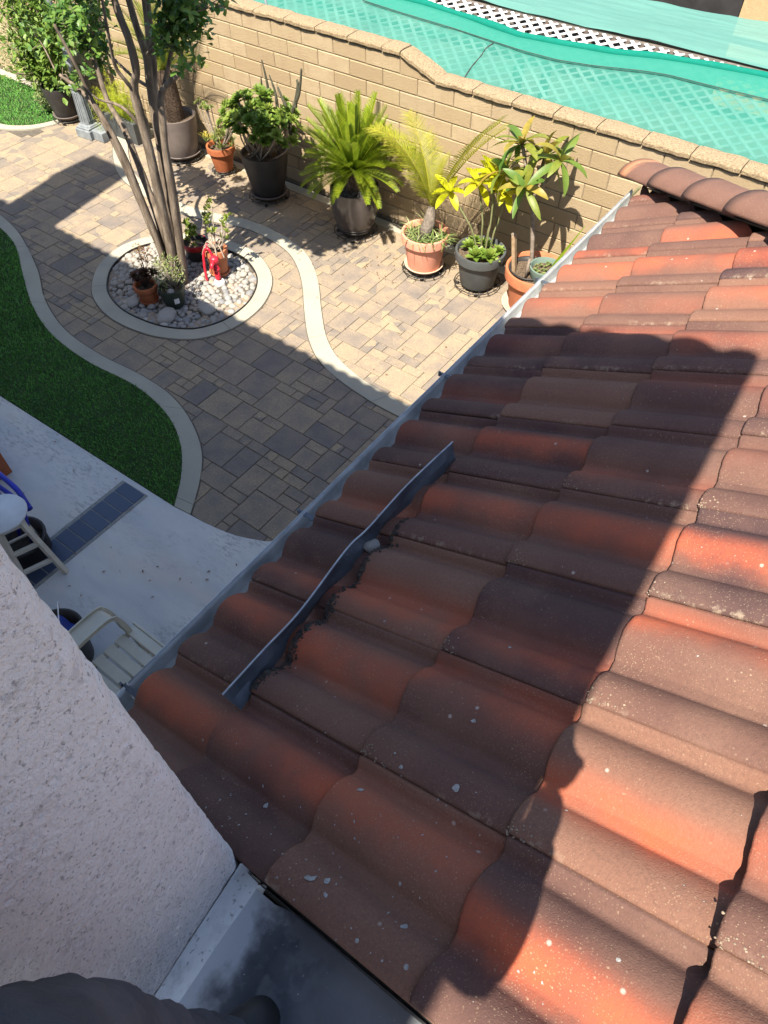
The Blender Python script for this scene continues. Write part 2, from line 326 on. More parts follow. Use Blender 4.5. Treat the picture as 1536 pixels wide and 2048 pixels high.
# ------------------------------------------------------------------ mesh helpers
class MB:
    def __init__(s): s.v = []; s.f = []; s.uv = []
    def add(s, vs, fs, uv=None):
        o = len(s.v); s.v += [tuple(x) for x in vs]; s.f += [tuple(i+o for i in f) for f in fs]
        if uv is None: s.uv += [None]*len(fs)
        elif isinstance(uv, list): s.uv += uv
        else: s.uv += [uv]*len(fs)
    def mesh(s, name, smooth=False):
        m = bpy.data.meshes.new(name); m.from_pydata(s.v, [], s.f)
        if any(u is not None for u in s.uv):
            L = m.uv_layers.new(name='UVMap'); k = 0; flat = []
            for f, u in zip(s.f, s.uv):
                if u is None: flat += [0.0, 0.0]*len(f)
                elif isinstance(u[0], (tuple, list)):
                    for q in u: flat += [q[0], q[1]]
                else: flat += [u[0], u[1]]*len(f)
            L.data.foreach_set('uv', flat)
        if smooth: m.polygons.foreach_set('use_smooth', [True]*len(m.polygons))
        m.update(); return m
def link(name, data, parent=None, mat=None):
    o = bpy.data.objects.new(name, data); COL.objects.link(o)
    if parent: o.parent = parent
    if mat and data and not data.materials: data.materials.append(MATS[mat])
    return o
def obj(name, mb, mat, parent=None, smooth=False): return link(name, mb.mesh(name, smooth), parent, mat)
def tag(o, label=None, cat=None, group=None, kind=None):
    for k, v in (('label', label), ('category', cat), ('group', group), ('kind', kind)):
        if v: o[k] = v
    return o
def thing(name, label, cat, loc=(0, 0, 0), group=None, rz=0):
    o = link(name, None); o.location = loc; o.rotation_euler = (0, 0, rz); return tag(o, label, cat, group)
def quads(n): return [(i, (i+1) % n, (i+1) % n+n, i+n) for i in range(n)]
def box(mb, c, s, rot=None, bev=0):
    hx, hy, hz = s[0]/2, s[1]/2, s[2]/2
    if bev:
        b = bev; lv = []
        for z, k in ((-hz, b), (-hz+b, 0), (hz-b, 0), (hz, b)):
            lv.append([(x*(hx-k) if 1 else 0, y*(hy-k), z) for x, y in ((-1, -1), (1, -1), (1, 1), (-1, 1))])
        vs = [q for l in lv for q in l]; fs = [(3, 2, 1, 0), (12, 13, 14, 15)]
        for l in range(3): fs += [(l*4+i, l*4+(i+1) % 4, l*4+4+(i+1) % 4, l*4+4+i) for i in range(4)]
    else:
        vs = [(x*hx, y*hy, z*hz) for z in (-1, 1) for x, y in ((-1, -1), (1, -1), (1, 1), (-1, 1))]
        fs = [(3, 2, 1, 0), (4, 5, 6, 7)]+[(i, (i+1) % 4, (i+1) % 4+4, i+4) for i in range(4)]
    vs = [V(q) for q in vs]
    if rot is not None: vs = [rot @ q for q in vs]
    c = V(c); mb.add([q+c for q in vs], fs)
def bar(mb, a, b, wd, th, up=V((0, 0, 1)), bev=0):
    a, b = V(a), V(b); d = b-a; L = d.length; d.normalize(); s = d.cross(up)
    if s.length < 1e-4: s = d.cross(V((1, 0, 0)))
    s.normalize(); n = s.cross(d); R = Matrix((s, n, d)).transposed()
    box(mb, (a+b)/2, (wd, th, L), R, bev)
def tube(mb, pts, rad, n=8, uv=None, cap=True):
    pts = [V(p) for p in pts]; k = len(pts); rad = rad if hasattr(rad, '__len__') else [rad]*k
    t0 = (pts[1]-pts[0]).normalized(); s = t0.cross(V((0, 0, 1)) if abs(t0.z) < .9 else V((1, 0, 0))).normalized()
    vs = []
    for i, p in enumerate(pts):
        t = (pts[min(i+1, k-1)]-pts[max(i-1, 0)]).normalized(); s = (s-t*s.dot(t)).normalized(); b = t.cross(s)
        vs += [p+(s*cos(2*pi*j/n)+b*sin(2*pi*j/n))*rad[i] for j in range(n)]
    fs = [(i*n+j, i*n+(j+1) % n, (i+1)*n+(j+1) % n, (i+1)*n+j) for i in range(k-1) for j in range(n)]
    if cap: fs += [tuple(reversed(range(n))), tuple(range((k-1)*n, k*n))]
    mb.add(vs, fs, uv)
def lathe(mb, prof, n=36, c=(0, 0, 0), cap0=True, cap1=False):
    c = V(c); vs = [c+V((r*cos(2*pi*j/n), r*sin(2*pi*j/n), z)) for r, z in prof for j in range(n)]
    k = len(prof); fs = [(i*n+j, i*n+(j+1) % n, (i+1)*n+(j+1) % n, (i+1)*n+j) for i in range(k-1) for j in range(n)]
    if cap0: fs.append(tuple(reversed(range(n))))
    if cap1: fs.append(tuple(range((k-1)*n, k*n)))
    mb.add(vs, fs)
def spline(pts, per=8, closed=False):
    pts = [V(p) for p in pts]; n = len(pts); out = []
    for i in range(n if closed else n-1):
        g = (lambda j: pts[j % n]) if closed else (lambda j: pts[max(0, min(n-1, j))])
        p0, p1, p2, p3 = g(i-1), g(i), g(i+1), g(i+2)
        for k in range(per):
            t = k/per; out.append(.5*((2*p1)+(p2-p0)*t+(2*p0-5*p1+4*p2-p3)*t*t+(3*p1-p0-3*p2+p3)*t**3))
    if not closed: out.append(pts[-1])
    return out
def inside(p, poly):
    x, y = p[0], p[1]; c = False; n = len(poly)
    for i in range(n):
        x1, y1 = poly[i][0], poly[i][1]; x2, y2 = poly[i-1][0], poly[i-1][1]
        if (y1 > y) != (y2 > y) and x < (x2-x1)*(y-y1)/(y2-y1)+x1: c = not c
    return c
def slab(mb, poly, z0, z1):
    """filled polygon prism via bmesh triangulation"""
    bm = bmesh.new(); vs = [bm.verts.new((p[0], p[1], z1)) for p in poly]
    f = bm.faces.new(vs); bmesh.ops.triangulate(bm, faces=[f]); bm.verts.index_update()
    bm.normal_update(); fl = [tuple(v.index for v in q.verts) if q.normal.z > 0 else tuple(reversed([v.index for v in q.verts])) for q in bm.faces]
    P = [tuple(v.co) for v in bm.verts]; bm.free(); n = len(poly)
    mb.add(P, fl); mb.add([(p[0], p[1], z1) for p in poly]+[(p[0], p[1], z0) for p in poly], [(i, (i+1) % n, (i+1) % n+n, i+n) for i in range(n)])
def strip(mb, a, b, z0, z1):
    n = len(a); vs = []
    for p, q in zip(a, b): vs += [(p[0], p[1], z1), (q[0], q[1], z1), (p[0], p[1], z0), (q[0], q[1], z0)]
    fs = []
    for i in range(n-1):
        k = i*4; fs += [(k, k+1, k+5, k+4), (k+2, k, k+4, k+6), (k+1, k+3, k+7, k+5)]
    fs += [(0, 2, 3, 1), (n*4-4, n*4-3, n*4-1, n*4-2)]; mb.add(vs, fs)
def offset(pts, d):
    out = []; n = len(pts)
    for i in range(n):
        t = V(pts[min(i+1, n-1)])-V(pts[max(i-1, 0)]); t = V((t[0], t[1])).normalized(); out.append((pts[i][0]-t.y*d, pts[i][1]+t.x*d))
    return out
def resample(pts, n):
    pts = [V((p[0], p[1])) for p in pts]; L = [0]
    for a, b in zip(pts, pts[1:]): L.append(L[-1]+(b-a).length)
    out = []; j = 0
    for k in range(n):
        d = L[-1]*k/(n-1)
        while j < len(pts)-2 and L[j+1] < d: j += 1
        s = (d-L[j])/max(1e-9, L[j+1]-L[j]); out.append(pts[j].lerp(pts[j+1], min(1, s)))
    return out
def rock(seed, sub=2, rough=.25):
    bm = bmesh.new(); bmesh.ops.create_icosphere(bm, subdivisions=sub, radius=1)
    for v in bm.verts: v.co *= 1+rough*noise.noise(v.co*1.1+V((seed*7.3, seed*3.1, 0)))
    m = bpy.data.meshes.new('stone'); bm.to_mesh(m); bm.free()
    m.polygons.foreach_set('use_smooth', [True]*len(m.polygons)); return m

# leaf: bent, folded blade
def leaf(mb, base, d, up, L, W, curl=.3, fold=.25, seg=4, r=None, shape='ellip'):
    base, d, up = V(base), V(d).normalized(), V(up); s = d.cross(up)
    if s.length < 1e-3: s = d.cross(V((1, .3, 0)))
    s.normalize(); n = s.cross(d).normalized(); r = rnd.random() if r is None else r
    vs = []; p = base.copy(); a = 0
    for i in range(seg+1):
        t = i/seg
        if shape == 'ellip': wv = sin(pi*min(1, t*.93+.05))**.75
        elif shape == 'obov': wv = (sin(pi*(t**1.4*.9+.06)))**.8
        else: wv = 1-t*.85 if t > .15 else .6+t*2
        dd = d*cos(a)-n*sin(a); nn = n*cos(a)+d*sin(a)
        w2 = W*.5*wv
        vs += [p-s*w2+nn*(fold*w2), p.copy(), p+s*w2+nn*(fold*w2)]
        p = p+dd*(L/seg); a += curl/seg
    fs = []; uv = []
    for i in range(seg):
        k = i*3; u = [(r, i/seg), (r, i/seg), (r, (i+1)/seg), (r, (i+1)/seg)]
        fs += [(k, k+1, k+4, k+3), (k+1, k+2, k+5, k+4)]; uv += [u, u]
    mb.add(vs, fs, uv)
def rosette(mb, c, ax, R, n=16, W=.35, shape='obov', r0=None, flat=1.0, seg=2, tiers=None):
    ax = V(ax).normalized(); s = ax.cross(V((.3, .9, .1))).normalized(); b = ax.cross(s)
    for i in range(n):
        a = i*2.39996; e = (1-(i+.5)/n)**.8*1.35*flat
        d = (s*cos(a)+b*sin(a))*cos(e)+ax*sin(e); L = R*(.45+.55*(i+1)/n)*rnd.uniform(.85, 1.1)
        leaf(mb, V(c), d, ax if e < 1.2 else d.cross(s), L, L*W*1.6, -.25, .3, seg, (r0 if r0 is not None else 0)*.6+rnd.random()*.4+(.0 if i > n*.5 else .15), shape)
def rand_dir(zmin=-1):
    while 1:
        v = V((rnd.uniform(-1, 1), rnd.uniform(-1, 1), rnd.uniform(zmin, 1)))
        if .05 < v.length < 1: return v.normalized()

# ================================================================== GROUND
GATE = None
CURB_O = [(-6, -2.30), (-3.2, -2.35), (-1.9, -2.45), (-1.298, -2.519), (-0.765, -2.64), (-0.056, -2.941), (0.434, -3.22), (0.979, -3.405), (1.537, -3.447), (2.044, -3.416), (2.454, -3.438), (2.819, -3.551), (3.146, -3.739), (3.368, -3.974), (3.558, -4.262)]
CURB_I = [(-6, -2.44), (-3.2, -2.49), (-1.8, -2.60), (-1.17, -2.665), (-0.642, -2.793), (-0.09, -3.09), (0.42, -3.355), (0.95, -3.525), (1.519, -3.575), (2.048, -3.54), (2.40, -3.57), (2.72, -3.66), (3.01, -3.83), (3.235, -4.05), (3.404, -4.280)]
co_ = resample(spline(CURB_O, 8), 110); ci_ = resample(spline(CURB_I, 8), 110)
PATIO = [(-8, -4.33), (1.25, -4.327), (3.404, -4.284), (3.558, -4.267), (3.70, -4.255), (3.841, -4.234), (3.97, -4.205), (4.079, -4.162), (4.18, -4.115), (4.261, -4.062), (4.6, -3.88), (5.2, -3.66), (5.98, -3.5), (5.98, -5.92), (-8, -5.92)]
LAWN = [(p[0], p[1]) for p in ci_]+[(1.255, -4.322), (-6, -4.322)]
def ground():
    mb = MB(); slab(mb, [(-60, -60), (60, -60), (60, 60), (-60, 60)], -.3, -.045); o = obj('ground', mb, 'neighbor_dirt'); tag(o, kind='structure')
    mb = MB(); slab(mb, [(-8, -6), (6.4, -6), (6.4, -.02), (-8, -.02)], -.044, -.009); o = obj('joint_sand_bed', mb, 'joint_sand'); tag(o, kind='structure')
    # patio slab with slate inlay band
    mb = MB(); slab(mb, PATIO, -.02, .004); o = obj('patio_slab', mb, 'patio_concrete'); tag(o, kind='structure'); patio = o
    mb = MB(); strip(mb, [(2.885, -4.34), (2.885, -5.9)], [(3.165, -4.33), (3.165, -5.9)], 0, .008); obj('grout_band', mb, 'grout', patio)
    tb = MB(); box(tb, (0, 0, 0), (.222, .105, .012), None, .002); tm = tb.mesh('tile'); y = -4.395
    while y > -5.85:
        t = link('tile', tm, patio, 'slate_tile'); t.location = (3.028, y, .006); y -= .1125
    # curbs
    dark = MB(); strip(dark, offset(co_, .012), offset(ci_, -.012), -.02, .001); cu = MB()
    par = link('curb', None); tag(par, kind='structure')
    obj('curb_joint', dark, 'joint_sand', par)
    def seg_curb(a, b, L, z1=.009):
        acc = 0; st = 0
        for i in range(1, len(a)):
            acc += (V(a[i])-V(a[i-1])).length
            if acc > L or i == len(a)-1:
                ia, ib = [V(q) for q in a[st:i+1]], [V(q) for q in b[st:i+1]]
                if len(ia) > 1:
                    ta = (ia[1]-ia[0]).normalized()*.0035; ia[0] = ia[0]+ta; ib[0] = ib[0]+ta
                    m = MB(); strip(m, ia, ib, -.03, z1); obj('curb_section', m, 'curb_concrete', par)
                acc = 0; st = i
    seg_curb(co_, ci_, 1.02)
    # serpentine strip
    so_ = [(-1.741, -0.42), (-1.60, -0.62), (-1.244, -0.913), (-0.84, -1.145), (-0.265, -1.275), (0.356, -1.285), (0.75, -1.20), (1.10, -1.09), (1.40, -1.08), (1.75, -1.13), (2.04, -1.27), (2.33, -1.51), (2.63, -1.83), (2.96, -2.15), (3.296, -2.35), (3.774, -2.452), (4.3, -2.47), (5.2, -2.40), (6, -2.3)]
    si_ = [(-1.53, -0.40), (-1.44, -0.52), (-1.12, -0.77), (-0.76, -0.99), (-0.25, -1.115), (0.30, -1.125), (0.68, -1.05), (1.05, -0.945), (1.435, -0.935), (1.86, -1.005), (2.17, -1.165), (2.46, -1.41), (2.76, -1.73), (3.08, -2.035), (3.38, -2.205), (3.79, -2.30), (4.3, -2.315), (5.2, -2.25), (6, -2.15)]
    a = resample(spline(so_, 8), 120); b = resample(spline(si_, 8), 120)
    d = MB(); strip(d, offset(a, -.008), offset(b, .008), -.02, .0015); obj('curb_joint', d, 'joint_sand', par)
    seg_curb(a, b, 1.05, .0085)
    # strip along wall base
    d = MB(); strip(d, [(-8, -.155), (7, -.155)], [(-8, -.03), (7, -.03)], -.02, .006); obj('mow_strip', d, 'curb_concrete', par)
    # second lawn at the far left with its curb
    l2 = spline([(-8, -1.25), (-4.2, -1.22), (-3.277, -1.14), (-2.95, -.98), (-2.80, -.78), (-2.74, -.55), (-2.72, -.2)], 8)
    l2i = offset(l2, .0); l2o = offset(l2, -.115)
    seg_curb(l2i, l2o, 1.2, .010)
    lawn2 = [(p[0], p[1]) for p in l2i]+[(-2.72, -.16), (-8, -.16)]
    for poly, n, bb, far in ((LAWN, 62000, (-3.2, 3.42, -4.33, -2.4), 0), (lawn2, 16000, (-5.6, -2.7, -1.26, -.16), 1)):
        m = MB(); slab(m, poly, -.02, .004); g = obj('lawn_base', m, 'turf_base'); tag(g, kind='structure')
        m = MB(); k = 0
        while k < n:
            x, y = rnd.uniform(bb[0], bb[1]), rnd.uniform(bb[2], bb[3])
            if not inside((x, y), poly): continue
            k += 1
            if far == 0 and x < -.6 and rnd.random() < .5: continue
            a_ = rnd.uniform(0, 2*pi); h = rnd.uniform(.014, .030); wv = rnd.uniform(.0022, .0036)*(1.5 if far or x < 1 else 1.15)
            le = rnd.uniform(.2, 1.0)*h; b_ = rnd.uniform(0, 2*pi)
            dx, dy = cos(a_)*wv, sin(a_)*wv; ex, ey = cos(b_)*le, sin(b_)*le
            m.add([(x-dx, y-dy, .003), (x+dx, y+dy, .003), (x+dx*.7+ex*.4, y+dy*.7+ey*.4, h*.65), (x-dx*.7+ex*.4, y-dy*.7+ey*.4, h*.65), (x+ex, y+ey, h)], [(0, 1, 2, 3), (3, 2, 4)], (rnd.random(), .5))
        o = obj('lawn_grass', m, 'turf_blade'); tag(o, kind='stuff')
ground()

RING = spline([(0.644, -2.806), (0.396, -2.498), (0.316, -2.12), (0.443, -1.80), (0.70, -1.56), (0.987, -1.435), (1.29, -1.368), (1.65, -1.40), (2.02, -1.62), (2.235, -1.98), (2.272, -2.36), (2.17, -2.66), (2.0, -2.84), (1.69, -2.985), (1.27, -3.035), (0.92, -2.965)], 6, True)
RC = V((1.29, -2.2))
def scaled(poly, d): return [(q[0]+(RC.x-q[0])/(V((q[0], q[1]))-RC).length*d, q[1]+(RC.y-q[1])/(V((q[0], q[1]))-RC).length*d) for q in poly]
def pavers():
    G = .0955; x0, y0 = -4.9, -4.45; nx, ny = 118, 46
    occ = [[False]*ny for _ in range(nx)]; res = []
    sizes = [(3, 3)]*7+[(3, 2)]*5+[(2, 3)]*6+[(2, 2)]*2+[(2, 1)]*3+[(1, 2)]*3+[(1, 1)]*2
    R = random.Random(11)
    for i in range(nx):
        for j in range(ny):
            if occ[i][j]: continue
            cand = sizes[:]; R.shuffle(cand)
            for (a, b) in cand+[(1, 1)]:
                if i+a <= nx and j+b <= ny and not any(occ[p][q] for p in range(i, i+a) for q in range(j, j+b)):
                    for p in range(i, i+a):
                        for q in range(j, j+b): occ[p][q] = True
                    res.append((i, j, a, b)); break
    lawn = LAWN; pat = PATIO; ringi = scaled(RING, .07); keep = []
    for i, j, a, b in res:
        cs = [(x0+(i+u*a)*G, y0+(j+v*b)*G) for u, v in ((0.03, 0.03), (.97, 0.03), (.97, .97), (0.03, .97), (.5, .5))]
        if all(inside(c, lawn) or inside(c, pat) or c[1] > -.1 for c in cs): continue
        if all(inside(c, ringi) for c in cs): continue
        c = V((cs[4][0], cs[4][1], 0))
        if c.x > 4.95 or c.x < -4.6: continue
        if c.x > 4.62+max(0, (c.y+2.4))*.25: continue
        if c.x < -2.75 and c.y > -1.25: continue
        keep.append((a*b/((c-CAMP).length**3), i, j, a, b))
    keep.sort(reverse=True); par = link('paver_path', None); tag(par, kind='structure')
    cache = {}; far = MB()
    for k, (_, i, j, a, b) in enumerate(keep):
        cx, cy = x0+(i+a/2)*G, y0+(j+b/2)*G; z = R.uniform(-.0018, .0018)
        wx, wy = a*G-.0055, b*G-.0055
        if k < 300:
            if (a, b) not in cache:
                m = MB(); box(m, (0, 0, 0), (wx, wy, .05), None, .0035); cache[(a, b)] = m.mesh('paver')
            o = link('paver', cache[(a, b)], par, 'paver_stone'); o.location = (cx, cy, z-.025); o.rotation_euler = (R.uniform(-.004, .004), R.uniform(-.004, .004), R.uniform(-.006, .006))
            t = R.choice([.16, .25, .33, .38, .42, .45, .47, .5, .52, .55, .6]); o.color = (t, 0, 0, 1)
        else:
            box(far, (cx, cy, z-.025), (wx, wy, .05), None, .004)
    o = link('pavers_beyond', far.mesh('pavers_beyond'), par, 'paver_far'); tag(o, kind='stuff')
# far pavers take their tone from a coarse noise instead of the object colour
t = NT('paver_far'); v_ = t.voro(7.5); s_ = t.n('ShaderNodeSeparateColor'); t.l(v_.outputs['Color'], s_.inputs[0])
tone_ = t.math('ADD', t.math('MULTIPLY', s_.outputs[0], .6), t.math('MULTIPLY', t.noise(7), .35))
c_ = t.ramp(tone_, [(.05, (.15, .135, .125)), (.3, (.21, .178, .145)), (.55, (.29, .232, .162)), (.9, (.36, .28, .178))])
c_ = t.mix(t.ramp(t.noise(70, None, 4, .7), [(.35, .5), (.62, 0)]), c_, (.12, .10, .09)); t.fin(c_, .85, t.bump(t.noise(90, None, 5, .7), .7, .006), 0, .25)
pavers()

# ================================================================== TREE RING
def tree_ring():
    r = thing('tree_ring', 'round concrete tree ring filled with river stones around the multi-stemmed tree', 'planter ring')
    ri = scaled(RING, .145); n = len(RING)
    for a, b in ((0, 30), (30, 62), (62, n)):
        A = [RING[i % n] for i in range(a, b+1)]; B = [ri[i % n] for i in range(a, b+1)]
        A = [(p[0], p[1]) for p in A]; d = (V(A[1])-V(A[0])).normalized()*.004; A[0] = tuple(V(A[0])+d); B[0] = tuple(V(B[0])+d)
        m = MB(); strip(m, A, B, -.03, .013); obj('curb', m, 'curb_concrete', r)
    m = MB(); A = [(p[0], p[1]) for p in scaled(RING, -.010)]; A.append(A[0]); B = [(p[0], p[1]) for p in ri]; B.append(B[0]); strip(m, A, B, -.02, .002); obj('curb_joint', m, 'joint_sand', r)
    m = MB(); A = scaled(RING, .148); A.append(A[0]); B = scaled(RING, .158); B.append(B[0]); strip(m, A, B, -.05, .022); obj('edging', m, 'black_iron', r)
    bed = scaled(RING, .15); m = MB(); slab(m, bed, -.10, -.045); obj('bed_soil', m, 'dark_soil', r)
    ms = [rock(i, 2, .3) for i in range(7)]
    for q in ms: q.materials.append(MATS['river_stone'])
    bd2 = scaled(RING, .185); P = []; tries = 0
    while tries < 60000 and len(P) < 560:
        tries += 1; x, y = rnd.uniform(.4, 2.2), rnd.uniform(-3, -1.4)
        if not inside((x, y), bd2): continue
        rad = rnd.uniform(.020, .041)*(1 if rnd.random() < .92 else 1.4)
        if any((x-p[0])**2+(y-p[1])**2 < ((rad+p[2])*.83)**2 for p in P): continue
        P.append((x, y, rad))
    P.sort(key=lambda p: (V((p[0], p[1], 0))-CAMP).length-p[2]*14)
    extra = MB()
    for k, (x, y, rad) in enumerate(P):
        mt = Matrix.LocRotScale(V((x, y, -.022+rad*.35+rnd.uniform(-.004, .012))), Quaternion(rand_dir(), rnd.uniform(-.35, .35)) @ Quaternion((0, 0, 1), rnd.uniform(0, 6.3)), V((rad*rnd.uniform(1, 1.35), rad, rad*rnd.uniform(.6, .8))))
        me = ms[k % 7]
        if k < 285:
            o = link('river_stone', me, r); o.matrix_world = mt
        else: extra.add([mt @ v.co for v in me.vertices], [tuple(p.vertices) for p in me.polygons])
    o = obj('river_stones_beyond', extra, 'river_stone', r, True); tag(o, kind='stuff')
    for (x, y, s, lab) in ((1.63, -2.70, (.11, .085, .06), 'grey granite boulder below the green nursery pot'), (1.19, -2.74, (.075, .06, .05), 'grey boulder left of the small terracotta pot'), (1.86, -2.40, (.10, .07, .05), 'pale speckled boulder in front of the red hydrant'), (.98, -2.05, (.10, .08, .06), 'pale boulder behind the dried succulent')):
        m = rock(x*3, 3, .3); o = link('boulder', m, None, 'granite_stone'); o.location = (x, y, .02); o.scale = s; o.rotation_euler = (0, 0, x*5); tag(o, lab, 'boulder', 'boulders in the tree ring')
tree_ring()

# ================================================================== BLOCK WALL
def block_wall():
    Wl = thing('block_wall', 'tan slump block garden wall with stepped cap behind the potted plants', 'wall')
    H = .1472; B = .4064; zb = 1.51; J = .0075
    m = MB(); box(m, (0.4, .085, .74), (17, .15, 1.52)); box(m, (-2.75, .085, 1.5+.075), (10.3, .15, .155)); obj('mortar', m, 'mortar', Wl)
    cache = {}
    def mesh_for(wd):
        k = round(wd, 3)
        if k not in cache:
            mb = MB(); bv = .006; hw, hh = wd/2-J/2, H/2-J/2
            fr = [(-hw+bv, 0, -hh+bv), (hw-bv, 0, -hh+bv), (hw-bv, 0, hh-bv), (-hw+bv, 0, hh-bv)]; fb = [(-hw, bv, -hh), (hw, bv, -hh), (hw, bv, hh), (-hw, bv, hh)]; bk = [(x, .06, z) for x, _, z in fb]
            mb.add(fr+fb+bk, [(0, 1, 2, 3)]+[(i+4, (i+1) % 4+4, (i+1) % 4, i) for i in range(4)]+[(i+8, (i+1) % 4+8, (i+1) % 4+4, i+4) for i in range(4)])
            cache[k] = mb.mesh('block')
        return cache[k]
    vis = []
    for r in range(-1, 10):          # course -1 sits above bed line 1 (upper section only)
        z = zb-(r+.5)*H
        off = 0 if r % 2 else .5
        u = -14+off
        while u < 19:
            x0, x1 = u, u+1
            if r == -1: pass
            if r == -1 and x1 > 6.01: u += 1; continue
            cx = (x0+.5)*B
            vis.append((abs(cx-2)+abs(z-.8)*.5, cx, z)); u += 1
    vis.sort(); extra = MB()
    for k, (_, cx, z) in enumerate(vis):
        me = mesh_for(B)
        if k < 235:
            o = link('block', me, Wl, 'wall_block'); o.location = (cx, rnd.uniform(-.0025, .0025), z); o.rotation_euler = (0, 0, rnd.uniform(-.003, .003))
        else: extra.add([v.co+V((cx, 0, z)) for v in me.vertices], [tuple(p.vertices) for p in me.polygons])
    o = obj('blocks_beyond', extra, 'wall_block', Wl); tag(o, kind='stuff')
    # triangular end block of the upper course
    m = MB(); x0, x1 = 6.0*B+J/2, 6.98*B; z0 = zb+J/2; z1 = zb+H-J
    m.add([(x0, 0, z0), (x1, 0, z0), (x0, 0, z1), (x0, .06, z0), (x1, .06, z0), (x0, .06, z1)], [(0, 1, 2), (1, 4, 5, 2), (0, 2, 5, 3)]); obj('end_block', m, 'wall_block', Wl)
    m = MB(); m.add([(x0, .02, z0), (x1, .02, z0), (x0, .02, z1+.01), (x0, .16, z0), (x1, .16, z0), (x0, .16, z1+.01)], [(0, 1, 2), (1, 4, 5, 2), (0, 2, 5, 3), (3, 5, 4)]); obj('mortar', m, 'mortar', Wl)
    # caps
    def cap_mesh(L, seed):
        m = MB(); nx, R = 9, random.Random(seed); vs = []; prof = [(-.016, .004), (-.024, .012), (-.024, .038), (-.017, .050), (.05, .056), (.12, .056), (.175, .050), (.182, .03), (.182, .004)]
        for i in range(nx):
            x = -L/2+L*i/(nx-1)
            e = .004 if i in (0, nx-1) else 0
            for (y, z) in prof:
                q = noise.noise(V((x*14+seed*9, y*14, z*14)))*.006
                vs.append((x, y+q*(1 if y < 0 else .3)+(e if y < 0 else 0), z+q-(e if z > .04 else 0)))
        k = len(prof); fs = [(i*k+j, (i+1)*k+j, (i+1)*k+j+1, i*k+j+1) for i in range(nx-1) for j in range(k-1)]
        fs += [tuple(range(k)), tuple(reversed(range((nx-1)*k, nx*k)))]; fs = [tuple(reversed(f)) for f in fs]
        m.add(vs, fs); return m.mesh('cap')
    cm = [cap_mesh(B-.009, i) for i in range(6)]
    us = [(-14.5+i+.5, zb+H+.005, B) for i in range(20)]
    for i in range(20):
        uc = -14+.5+i+.0
        if uc+1 > 6.0: break
    for i in range(-14, 6):
        u0 = i+.5; u1 = min(u0+1, 6.02)
        if u1-u0 < .2: continue
        me = cm[i % 6] if u1-u0 > .95 else cap_mesh((u1-u0)*B-.008, 33)
        o = link('cap', me, Wl, 'wall_cap'); o.location = ((u0+u1)/2*B, 0, zb+H+.004); o.rotation_euler = (0, rnd.uniform(-.004, .004), rnd.uniform(-.006, .006))
    for i in range(7, 19):
        o = link('cap', cm[i % 6], Wl, 'wall_cap'); o.location = ((i+.5)*B, 0, zb+.004); o.rotation_euler = (0, rnd.uniform(-.004, .004), rnd.uniform(-.006, .006))
    ang = atan2(H, B*.98); o = link('cap', cap_mesh(sqrt(H*H+(B*.98)**2)-.006, 51), Wl, 'wall_cap'); o.location = (6.5*B, 0, zb+H/2+.006); o.rotation_euler = (0, ang, 0)
block_wall()

# ================================================================== LOWER ROOF
TH, SL = 1.56907, .45282
EU = V((cos(TH), sin(TH), 0)); EH = V((sin(TH), -cos(TH), 0)); EUP = EH*cos(SL)+V((0, 0, sin(SL))); EN = -EH*sin(SL)+V((0, 0, cos(SL)))
A_ = .305; RO = V((5.64991, -5.61857, 2.40166)); DJ = [0, .3476, .7432, 1.1107, 1.4637, 1.831, 2.20, 2.57, 2.94]
def prof(t):
    """height of tile surface at position t across a tile (period 1)"""
    q = t % 1.0
    def bump_(c, hw, h):
        d = min(abs(q-c), abs(q-c-1), abs(q-c+1)); u = d/hw; return h*(1-u**2.1)**.95 if u < 1 else 0
    return bump_(.115, .205, .031)+bump_(.64, .225, .035)
H0 = prof(0)+.017
def rp(i, U, h=0): return RO+EU*(A_*i)+EUP*U+EN*(h-H0)
def course_of(U): return max(j for j in range(len(DJ)) if DJ[j] <= U+1e-6)
def roof_top(i, U):
    j = course_of(max(U, 0)); s = U-DJ[j]; return rp(i, U, prof(i)+.017*(1-s/.42)+(.018 if j == 4 else 0))
TILE_N = 58
